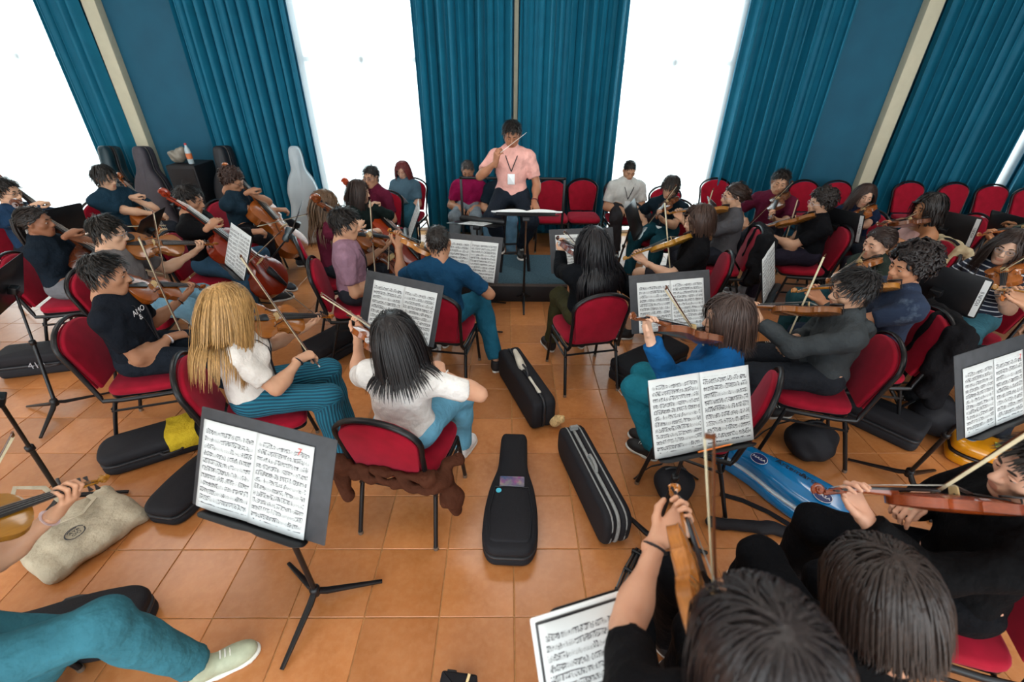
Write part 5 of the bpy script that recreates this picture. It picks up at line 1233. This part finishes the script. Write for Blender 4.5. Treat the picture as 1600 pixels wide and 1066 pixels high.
# ------------------------------------------------------------------ soft things
def soft(name, prims, m, label=None, cat=None, loc=(0, 0, 0), rz=0, parent=None, h=.012, noise=(.004, 30, 1.0), cut=()):
    V, Q = solid(prims, h, noise=noise, cut=cut); o = link(name, np_mesh(name, V, Q), parent, m); o.location = loc; o.rotation_euler = (0, 0, rz)
    if label: tag(o, label, cat)
    return o
pc_ = [o for o in bpy.data.objects if o.get('label', '') == 'red banquet chair of the person with black shoulder hair in white tee, back view'][0]
hood = [cone((-.23, -.272, .535), (.23, -.272, .535), .022, .022, .03), cone((-.22, -.280, .49), (.22, -.280, .47), .022, .026, .03), cone((-.24, -.27, .54), (-.30, -.22, .47), .040, .045, .05), cone((-.29, -.24, .46), (-.24, -.27, .31), .048, .030, .05), cone((-.31, -.18, .45), (-.33, -.14, .40), .035, .02, .04),
        cone((.235, -.27, .54), (.285, -.20, .50), .036, .040, .05), cone((.275, -.22, .49), (.315, -.21, .36), .034, .050, .05), cone((.315, -.21, .36), (.325, -.20, .27), .050, .030, .04), cone((.28, -.17, .545), (.33, -.12, .55), .03, .026, .03)]
soft('hoodie', hood, cloth_mat('4a2a1d'), 'brown hoodie tied around the chair of the white tee player', 'hoodie', pc_.location, pc_.rotation_euler.z, h=.009, noise=(.007, 48, 2.0))
soft('jacket', [cone((-.20, -.33, .86), (.20, -.33, .86), .035, .035, .03), cone((-.19, -.37, .82), (-.2, -.36, .52), .03, .05, .05), cone((.0, -.385, .84), (0, -.36, .56), .03, .04, .06), cone((.19, -.37, .82), (.2, -.36, .50), .03, .05, .05), cone((.1, -.28, .84), (.12, -.22, .62), .03, .04, .05), cone((-.15, -.28, .84), (-.15, -.22, .70), .03, .03, .05)], cloth_mat('b8a888'), 'beige jacket draped over the chair of the pink camisole', 'jacket', jc.location, jc.rotation_euler.z)
def coat_on(lbl, label, col, low=.25):
    c = [o for o in bpy.data.objects if o.get('label', '') == 'red banquet chair of the '+lbl][0]
    soft('coat', [cone((-.19, -.345, .86), (.19, -.345, .86), .04, .04, .03), cone((-.18, -.40, .80), (-.2, -.38, low+.1), .04, .06, .06), cone((0, -.41, .82), (.0, -.40, low), .04, .06, .08), cone((.18, -.40, .80), (.2, -.38, low+.05), .04, .06, .06), cone((-.17, -.27, .84), (-.2, -.235, .56), .03, .035, .05), cone((0, -.27, .85), (0, -.235, .60), .03, .03, .06), cone((.17, -.27, .84), (.2, -.235, .50), .03, .035, .05), cone((.225, -.33, .82), (.23, -.28, .40), .035, .045, .05), cone((-.225, -.33, .82), (-.23, -.28, .40), .035, .045, .05)], cloth_mat(col), label, 'coat', c.location, c.rotation_euler.z)
coat_on('person with hair bun and glasses in grey shirt', 'black coat hung on the chair of the hair bun player', '17181b', .35)
coat_on('person with afro hair in blue tie-dye tee', 'black coat hung on the chair of the tie-dye player', '141417', .22)
n_, u_, r_, f_ = p30['nb'], p30['up'], p30['rt'], p30['fw']
soft('hood', [cone(n_-r_*.10+u_*.0+f_*.03, n_-r_*.085-f_*.07-u_*.02, .030, .034, .04), cone(n_-r_*.085-f_*.07-u_*.02, n_-f_*.115-u_*.07, .034, .040, .05), cone(n_-f_*.115-u_*.07, n_+r_*.085-f_*.07-u_*.02, .040, .034, .05), cone(n_+r_*.085-f_*.07-u_*.02, n_+r_*.10+f_*.03, .034, .030, .04), ell(n_-f_*.11-u_*.12, (.085, .030, .07), .05)], cloth_mat('3b4043'), parent=p30['body'], noise=(.004, 40, 1))
cb_ = [at(*q, .006) for q in ((962, 600), (970, 592), (984, 596), (992, 606), (984, 616), (972, 618), (966, 610), (975, 604))]; o_ = cb_[0].copy(); MB().tube([q-o_ for q in cb_], .004, 6).build('cable', mat('white_rubber', 'dfe2e0', .5)).location = o_
tag(bpy.data.objects['cable'], 'thin white cable looped on the floor by the bright blue shirt', 'cable')
# ------------------------------------------------------------------ instrument cases
NYL = BLACKCLOTH(); ZIP = mat('grey_zip_tape', '8f9190', .6, 0, .3, .15, 60); ZIPD = mat('dark_zip', '2c2d31', .45, .3)
def obl(L, w, r=.1): return [(-w/2, 0), (w/2, 0), (w/2, L), (-w/2, L)]
def shaped(L, w0, w1): return [(-w0*.36, .0), (w0*.36, .0), (w0*.5, L*.10), (w0*.5, L*.30), (w0*.44, L*.48), (w1*.5, L*.66), (w1*.48, L*.96), (w1*.40, L), (-w1*.40, L), (-w1*.48, L*.96), (-w1*.5, L*.66), (-w0*.44, L*.48), (-w0*.5, L*.30), (-w0*.5, L*.10)]
def axis(pa, pb, za=.0, zb=None):
    A = at(*pa, za); B = at(*pb, za if zb is None else zb); A[2] = B[2] = 0; d = B-A; return A, math.atan2(d[1], d[0])-math.pi/2, float(np.linalg.norm(d))
def case(name, pa, pb, za, zb, out, thick, label, m=NYL, band=ZIPD, rc=.07, on_edge=False, handle=True, side=1, L=None, dome=.015, gap=0.0):
    A, rz, l = axis(pa, pb, za, zb); o = out(L or l); root = empty('instrument_case', A, rz, label, 'instrument case', 'instrument cases')
    mx = Matrix.Identity(4); wmax = max(p[0] for p in o)
    if on_edge: mx = Matrix.Translation((-side*thick/2, 0, wmax)) @ Matrix.Rotation(R(90*side), 4, 'Y')
    MB().prism(o, 0, thick*.46, .028, 3, mat=mx, rc=rc).build('lower_shell', m, root); MB().prism(o, thick*.52, thick, .03, 3, mat=mx @ (Matrix.Rotation(R(gap), 4, 'Y') if gap else Matrix.Identity(4)), rc=rc, dome=dome).build('lid', m, root)
    MB().prism([(x*1.004, y) for x, y in o], thick*.44, thick*.54, .003, 1, mat=mx, rc=rc).build('zip_band', band, root)
    if handle:
        Ln = L or l; zz = thick*.5; hx = wmax
        pts = [(hx, Ln*.42, zz), (hx+.028, Ln*.44, zz), (hx+.034, Ln*.5, zz), (hx+.028, Ln*.56, zz), (hx, Ln*.58, zz)] if True else 0
        MB().tube([mx @ Vector((x*(1 if not on_edge else -1), y, z)) for x, y, z in pts] if not on_edge else [mx @ Vector((-side*x*1.0 if side > 0 else x, y, z)) for x, y, z in pts], .009, 7).build('handle', band, root)
    return root, mx
k1, mx = case('c', (795, 884), (804, 676), 0.02, .10, lambda L: shaped(L, .30, .18), .14, 'black shaped violin case with phone on it beside the aisle', rc=.05, L=.88, handle=False)
MB().prism([(-.115, .05), (.115, .05), (.12, .24), (.10, .40), (-.10, .40), (-.12, .24)], .128, .152, .012, 2, rc=.05).build('pocket', NYL, k1)
MB().tube([(-.105, .07, .151), (-.118, .24, .151), (-.097, .405, .15), (.097, .405, .15), (.118, .24, .151), (.105, .07, .151)], .003, 5).build('pocket_zip', ZIPD, k1)
MB().lathe([(.016, .150), (.016, .1545)], 16, Matrix.Translation((-.075, .375, 0))).build('round_badge', mat('cyan_badge', '3fb6d0', .4), k1)
ph = empty('smartphone', k1.location, k1.rotation_euler.z, 'smartphone lying across the black shaped violin case', 'smartphone')
MB().prism([(-.075, .40), (.075, .40), (.075, .475), (-.075, .475)], .1565, .164, .003, 2, rc=.01).build('body', mat('phone_glass', '4b4a56', .08, 0, .8), ph)
def screen_mat():
    m, t, p = base_mat('phone_screen'); n = t.noise(t.coord('Object'), 18, 2); n2 = t.noise(t.coord('Object'), 30, 2)
    t.l.new(t.mix(t.ramp(n, .35, .65), (.06, .10, .22), t.mix(t.ramp(n2, .4, .6), (.30, .10, .25), (.32, .26, .24))), p.inputs['Base Color']); p.inputs['Roughness'].default_value = .08; return m
MB().prism([(-.070, .404), (.070, .404), (.070, .471), (-.070, .471)], .164, .1648, rc=.008).build('screen', screen_mat(), ph)
k2, mx = case('c', (962, 858), (892, 668), 0.0, .22, lambda L: obl(L, .25), .16, 'black oblong violin case with grey zip bands on its side', band=ZIP, rc=.10, on_edge=True, side=1, L=.78)
for zz in (.035, .115): MB().prism([(x*1.006, y) for x, y in obl(.78, .25)], zz, zz+.012, .002, 1, mat=mx, rc=.10).build('piping', ZIP, k2)
MB().box((-.0, .70, .26), (.05, .02, .03)).build('strap_loop', ZIP, k2)
k3, mx = case('c', (850, 672), (797, 552), 0.0, .22, lambda L: obl(L, .26), .18, 'black violin case standing ajar behind the shaped case', rc=.07, on_edge=True, side=1, L=.78, gap=0)
soft('scarf', [cone((.0, .45, .26), (.02, .66, .275), .03, .022, .03), cone((.0, .12, .255), (0, .3, .26), .012, .014, .02)], cloth_mat('d8d2c4'), 'crumpled white cloth in the ajar violin case', 'cloth', k3.location, k3.rotation_euler.z, h=.009)
plw = at(868, 652, .10)
pl = empty('plush_toy', (plw[0], plw[1], .06), 0, 'small cream plush toy hanging from the ajar violin case', 'plush toy')
PLM = mat('cream_plush', 'd8b884', .95, 0, .1, .2, 90, .6); soft('body', [ell((0, 0, 0), (.045, .04, .045), .02), ell((.035, -.02, .035), (.028, .026, .026), .02)], PLM, parent=pl, h=.008); soft('ear', [ell((.05, -.02, .06), (.01, .008, .012), .01)], PLM, parent=pl, h=.005); soft('ear', [ell((.02, -.02, .06), (.01, .008, .012), .01)], PLM, parent=pl, h=.005)
k4, mx = case('c', (160, 722), (312, 676), .05, .05, lambda L: obl(L, .27), .15, 'black case with a yellow cloth under the blonde player\'s chair', rc=.11, L=.78)
def drape(name, prof, w, m, label, cat, o_):
    n = len(prof); V = [((prof[k][0]), .46+w*(q/6-.5)+.006*math.sin(k*1.3+q), prof[k][1]+.003*math.sin(q*1.9+k)) for q in range(7) for k in range(n)]; V += [(x, y, z-.004) for x, y, z in V]; F = []; N_ = 7*n
    for q in range(6):
        for k in range(n-1): f = (q*n+k, q*n+k+1, (q+1)*n+k+1, (q+1)*n+k); F += [f[::-1], tuple(i+N_ for i in f)]
    d = MB().add(V, F, 0, True).build(name, m); d.location = o_.location; d.rotation_euler = o_.rotation_euler; tag(d, label, cat)
drape('cleaning_cloth', [(-.10, .171), (-.05, .172), (.0, .172), (.05, .172), (.10, .168), (.135, .15), (.145, .11), (.15, .07)], .17, cloth_mat('c2a52a'), 'yellow cleaning cloth lying on the black case', 'cloth', k4)
MB().box((-.03, .12, .153), (.035, .02, .004)).build('sticker', mat('white_sticker', 'cfc6c2', .5), k4); MB().box((-.04, .17, .153), (.02, .022, .004)).build('sticker', mat('red_sticker', 'a8645a', .5), k4)
case('c', (252, 815), (348, 712), .04, .04, lambda L: shaped(L, .25, .15), .13, 'black quilted shaped case behind the nearest music stand', rc=.05, L=.76)
k6, mx = case('c', (1322, 830), (1128, 696), .05, .12, lambda L: shaped(L, .25, .15), .20, 'glossy blue violin case with badges under the right stands', m=mat('blue_gloss', '1477b4', .15, 0, .6, .1, 6, coat=.6), band=mat('white_band', 'c8d4da', .3), rc=.06, L=.80, handle=True)
RND = mat('dark_blue_round', '1c2f66', .4); WHT = mat('white_print', 'eef0f2', .5); INK = mat('black_print', '0f1320', .4); PINK = mat('pink_print', 'd98aa0', .5)
for y, r_, t_, c_ in ((.52, .045, 'NASA', WHT), (.16, .045, 'NASA', WHT)):
    MB().lathe([(r_+.003, .2165), (r_+.003, .2175)], 24, Matrix.Translation((-.04, y, 0))).build('badge_rim', WHT, k6); MB().lathe([(r_, .217), (r_, .2185)], 24, Matrix.Translation((-.04, y, 0))).build('round_badge', RND, k6)
    text(k6, t_, .03, c_, Matrix.Translation((-.04, y, .2192)) @ Matrix.Rotation(R(-90), 4, 'Z'))
for y, t_, s_ in ((.36, 'Artemis', .055), (.22, 'Artemis', .055)): text(k6, t_, s_, INK, Matrix.Translation((.03, y, .2182)) @ Matrix.Rotation(R(-90), 4, 'Z'))
text(k6, 'SLS', .035, PINK, Matrix.Translation((.02, .66, .2182)) @ Matrix.Rotation(R(-90), 4, 'Z'))
k7, mx = case('c', (1478, 694), (1620, 742), .06, .06, lambda L: shaped(L, .25, .15), .17, 'glossy yellow violin case at right edge under the stand', m=mat('yellow_gloss', 'd08a0c', .15, 0, .6, .1, 6, coat=.6), band=EBONY, rc=.06, L=.78)
MB().prism([(.05*math.cos(R(20*q)), .08+.035*math.sin(R(20*q))) for q in range(18)], .168, .187).build('sticker', mat('blue_sticker', '1a6fa0', .4), k7); MB().box((.02, .22, .187), (.06, .045, .003)).build('sticker', mat('green_sticker', 'b7b84a', .4), k7)
case('c', (4, 566), (126, 552), .10, .10, lambda L: obl(L, .26), .20, 'black case marked 410 on the floor at left', rc=.05, L=.80); k8 = bpy.data.objects['instrument_case.00%d' % (7)] if 'instrument_case.007' in bpy.data.objects else None
if k8: text(k8, '410', .08, mat('chalk', '9a9aa0', .8), Matrix.Translation((.131, .30, .10)) @ Matrix.Rotation(R(90), 4, 'Z') @ Matrix.Rotation(R(90), 4, 'X'))
case('c', (486, 560), (560, 520), .08, .08, lambda L: obl(L, .26), .20, 'black case under the chair of the mauve polo player', rc=.04, L=.76)
case('c', (968, 590), (1040, 556), .08, .08, lambda L: obl(L, .27), .20, 'black case between wavy black hair and bright blue shirt', rc=.04, L=.72)
case('c', (1440, 690), (1330, 640), .05, .05, lambda L: obl(L, .26), .18, 'black case under the chair of the tie-dye player', rc=.06, L=.76)
case('c', (228, 958), (60, 990), .10, .10, lambda L: shaped(L, .26, .18), .16, 'open black case beside the jeans at lower left', rc=.05, L=.72)
case('c', (1620, 900), (1510, 890), .08, .08, lambda L: obl(L, .26), .16, 'dark case beside the nearest players at lower right', rc=.05, L=.7)
# ------------------------------------------------------------------ bags, straps and small gear
def bag(px, py, z, r, label, rz=0, m=NYL):
    c = at(px, py, z); root = empty('backpack', (c[0], c[1], 0), R(rz), label, 'bag')
    soft('body', [ell((0, 0, r[2]*.92), r, .03), ell((0, -r[1]*.5, r[2]*.6), (r[0]*.8, r[1]*.7, r[2]*.55), .03)], m, parent=root, cut=[((0, 0, 0), (0, 0, -1))])
    MB().tube([(-.06, r[1]*.2, r[2]*1.8), (-.03, r[1]*.2, r[2]*1.95), (.03, r[1]*.2, r[2]*1.95), (.06, r[1]*.2, r[2]*1.8)], .008, 6).build('grab_handle', ZIPD, root)
    for s in (-1, 1): MB().tube([(s*r[0]*.5, r[1]*.9, r[2]*1.5), (s*r[0]*.8, r[1]*1.4, r[2]*.8), (s*r[0]*1.2, r[1]*1.5, .02), (s*r[0]*1.7, r[1]*1.0, .008)], .014, 6, flat=.35).build('strap', ZIPD, root)
    return root
bag(1265, 690, .1, (.17, .12, .13), 'black bag under the chair of the grey hoodie player')
bag(1455, 648, .12, (.18, .13, .15), 'black backpack behind the tie-dye player', 40)
bag(1052, 756, .08, (.12, .10, .10), 'small black bag under the pencil stand')
bag(668, 402, .1, (.15, .12, .13), 'dark bag behind the low flat stand')
pz = at(1170, 822, .03); soft('bow_pouch', [cone((-.20, .06, .03), (.20, -.07, .03), .035, .03, .03), ell((.1, -.03, .035), (.08, .04, .03), .02)], NYL, 'black soft bow pouch on the floor by blue case', 'pouch', (pz[0], pz[1], 0), R(10), cut=[((0, 0, 0), (0, 0, -1))])
st_ = [at(*q, .006) for q in ((1125, 772), (1160, 782), (1200, 800), (1240, 824))]; o_ = st_[0].copy(); MB().tube([q-o_ for q in st_], .02, 6, flat=.15, up=(0, 0, 1)).build('shoulder_strap', NYL).location = o_
tag(bpy.data.objects['shoulder_strap'], 'black shoulder strap lying on the floor beside the blue case', 'strap')
fs_ = at(985, 893, .02); f_ = empty('folded_stand', (fs_[0], fs_[1], 0), R(-32), 'folded wire music stand lying on floor by notebook', 'music stand')
for q in range(6): MB().tube([(-.03+.012*q, -.14, .012+.006*(q % 2)), (-.032+.013*q, .0, .02), (-.02+.009*q, .15, .014)], .005, 6).build('rod', BLACK() if q % 2 else mat('dull_steel', '8c8c8c', .3, .9), f_)
for q in (-.13, .0, .12): MB().box((0, q, .016), (.07, .016, .03), bev=.003).build('bracket', BLACK(), f_)
bx_ = at(716, 1062, .10); b_ = empty('accessory_case', (bx_[0], bx_[1], 0), R(-6), 'black accessory case at the bottom edge with pale stick', 'case')
MB().box((0, -.03, .05), (.15, .12, .10), bev=.012).build('box', NYL, b_); MB().box((-.035, .034, .07), (.04, .012, .03), bev=.004).build('clasp', ZIPD, b_); MB().tube([(.035, -.02, .10), (.045, .015, .125)], .006, 6).build('stick', MAPLE, b_)
# canvas tote
ta, tb_ = at(236, 812, 0), at(84, 922, 0); d_ = unit(ta-tb_); n_ = np.array([-d_[1], d_[0], 0]); CANV = cloth_mat('b9ae98')
tote = empty('tote_bag'); tote.matrix_world = frame(tb_, d_, n_, (0, 0, 1)); tag(tote, 'cream canvas tote bag with round black logo lying at left', 'tote bag')
Lt = float(np.linalg.norm(ta-tb_))
soft('bag', [ell((Lt*.5, .20, .06), (Lt*.52, .22, .055), .05), cone((.05, .05, .03), (Lt-.03, .03, .03), .03, .03, .05), cone((.04, .38, .05), (Lt-.02, .40, .04), .035, .03, .06), cone((.03, .05, .03), (.04, .38, .05), .03, .03, .06), cone((Lt-.02, .04, .03), (Lt-.02, .38, .04), .025, .03, .06)], CANV, parent=tote, noise=(.004, 26, .5), cut=[((0, 0, .001), (0, 0, -1))])
MB().tube([(.12, .36, .10), (.10, .50, .20), (.18, .60, .24), (.26, .52, .20), (.27, .38, .10)], .014, 6, flat=.25).build('handle', CANV, tote); MB().tube([(.15, .36, .11), (.19, .24, .150), (.28, .20, .150), (.36, .27, .135), (.37, .39, .09)], .014, 6, flat=.25).build('handle', CANV, tote)
lg = Matrix.Translation((.22, .13, .136)) @ Matrix.Rotation(R(-22), 4, 'X') @ Matrix.Translation((0, 0, .003))
lg = Matrix.Translation((.20, .13, .122))
for r_, a0, a1 in ((.044, 20, 250), (.036, 60, 140), (.040, -110, 5)): MB().tube([lg @ Vector((r_*math.cos(R(q)), r_*math.sin(R(q)), 0)) for q in np.linspace(a0, a1, 16)], .0032, 5, flat=.4, up=(0, 0, 1)).build('logo_arc', INK, tote)
text(tote, 'AYR', .026, INK, lg @ Matrix.Translation((0, .010, .001))); text(tote, 'OO', .026, INK, lg @ Matrix.Translation((0, -.014, .001)))
# ------------------------------------------------------------------ back left: cello cases, black cabinet
def cello_case(x, y, rz, lean, label, m, trim):
    root = empty('cello_case', (x, y, 0), R(rz), label, 'cello case', 'cello cases'); k = 1.02
    o = [(-.15, 0), (.15, 0), (.24, .10), (.25, .28), (.20, .48), (.19, .56), (.20, .72), (.16, .88), (.09, 1.0), (.085, 1.2), (.06, 1.30), (-.06, 1.30), (-.085, 1.2), (-.09, 1.0), (-.16, .88), (-.20, .72), (-.19, .56), (-.20, .48), (-.25, .28), (-.24, .10)]
    a = R(lean); mx = frame((0, 0, .005), (1, 0, 0), (0, math.sin(a), math.cos(a)), (0, -math.cos(a), math.sin(a)))
    MB().prism(o, -.13, -.005, .04, 3, mat=mx, rc=.05).build('back_shell', m, root); MB().prism(o, .005, .13, .05, 3, mat=mx, rc=.05, dome=.02).build('front_shell', m, root); MB().prism([(x*1.01, y) for x, y in o], -.012, .012, .003, 1, mat=mx, rc=.05).build('seam', trim, root)
    MB().tube([mx @ Vector(p) for p in ((.195, .52, 0), (.23, .55, 0), (.23, .65, 0), (.195, .70, 0))], .011, 6).build('handle', trim, root)
CCG = mat('grey_brown_case', '47434b', .55, 0, .4, .12, 12); CCW = mat('pale_grey_case', 'a9b6bd', .3, 0, .5, .06, 6); CCD = mat('dark_case', '1f2228', .5, 0, .4, .15, 12); CCT = mat('dark_teal_case', '0f2e38', .4, 0, .4, .15, 12)
cello_case(-5.45, 6.30, -8, 10, 'dark teal cello case leaning by the far left window', CCT, EBONY)
cello_case(-4.93, 6.30, 5, 8, 'grey brown cello case left of the black cabinet', CCG, EBONY)
cello_case(-3.93, 6.42, -5, 6, 'dark cello case right of the black cabinet', CCD, EBONY)
cello_case(-2.92, 6.45, 20, 8, 'pale grey cello case leaning on curtain by window', CCW, EBONY)
cb = empty('cabinet', (-4.42, 6.55, 0), 0, 'tall black cabinet between cello cases holding bag and bottle', 'cabinet')
MB().box((0, 0, .54), (.38, .46, 1.08), bev=.015).build('body', PODB, cb); MB().box((0, -.232, .55), (.34, .006, .98)).build('door', PODB, cb)
soft('plastic_bag', [ell((-.03, 0, .09), (.10, .08, .085), .03), ell((.04, .02, .15), (.05, .04, .06), .03), ell((-.09, 0, .13), (.05, .03, .03), .02)], mat('crinkled_plastic', '8a8478', .35, 0, .5, .2, 14, .4), 'crumpled grey plastic bag on the black cabinet', 'plastic bag', (-4.50, 6.5, 1.075), noise=(.006, 45, 1))
bo = empty('bottle', (-4.34, 6.46, 1.082), 0, 'clear bottle with orange label on the black cabinet', 'bottle')
MB().lathe([(.033, 0), (.036, .01), (.036, .15), (.03, .18), (.014, .215), (.013, .235)], 14).build('body', mat('clear_plastic', 'b9ccd2', .1, 0, .5, .05), bo); MB().lathe([(.037, .06), (.037, .13)], 14).build('label', mat('orange_label', 'd97a4a', .5), bo); MB().lathe([(.015, .232), (.015, .255)], 12).build('cap', mat('red_cap', 'c03a3a', .4), bo)
# papers and phone in the listeners' hands
for pr, off, lb, sz in ((p14, (0, .30, .74), 'white papers in the lap of the red-haired person', (.21, .28)), ):
    o = empty('paper'); o.matrix_world = pr['A4'] @ Matrix.Translation(off) @ Matrix.Rotation(R(35), 4, 'X'); tag(o, lb, 'paper'); MB().prism([(-sz[0]/2, -sz[1]/2), (sz[0]/2, -sz[1]/2), (sz[0]/2, sz[1]/2), (-sz[0]/2, sz[1]/2)], 0, .003, rc=.004).build('sheet', PLAINPAPER, o)
bl_ = empty('water_bottle', (.62, 5.62, 0), 0, 'small black water bottle on the floor by the podium', 'bottle'); MB().lathe([(.03, 0), (.034, .01), (.034, .15), (.018, .18), (.016, .21)], 14).build('body', EBONY, bl_); MB().lathe([(.035, .03), (.035, .07)], 14).build('label', PLAINPAPER, bl_)
# lettering on the black tee
q_ = p7; ms = q_['shirt'].data
def on_shirt(pr, x, zf):
    from mathutils.bvhtree import BVHTree
    bv = BVHTree.FromPolygons([tuple(v.co) for v in pr['shirt'].data.vertices], [tuple(p.vertices) for p in pr['shirt'].data.polygons])
    p = pr['hips']+pr['up']*pr['TL']*zf+pr['rt']*x+pr['fw']*.5; hit = bv.ray_cast(Vector(p), Vector(-pr['fw'])); return (np.array(hit[0]), np.array(hit[1])) if hit[0] else (p, pr['fw'])
for t_, x_, z_ in (('AMO', .045, .80), ('&', .05, .70)):
    c_, n_ = on_shirt(p7, x_, z_); n_ = unit(n_ if np.dot(n_, p7['fw']) > 0 else -n_); text(p7['shirt'], t_, .05, WHT, frame_yz(c_+n_*.004, p7['up'], n_))
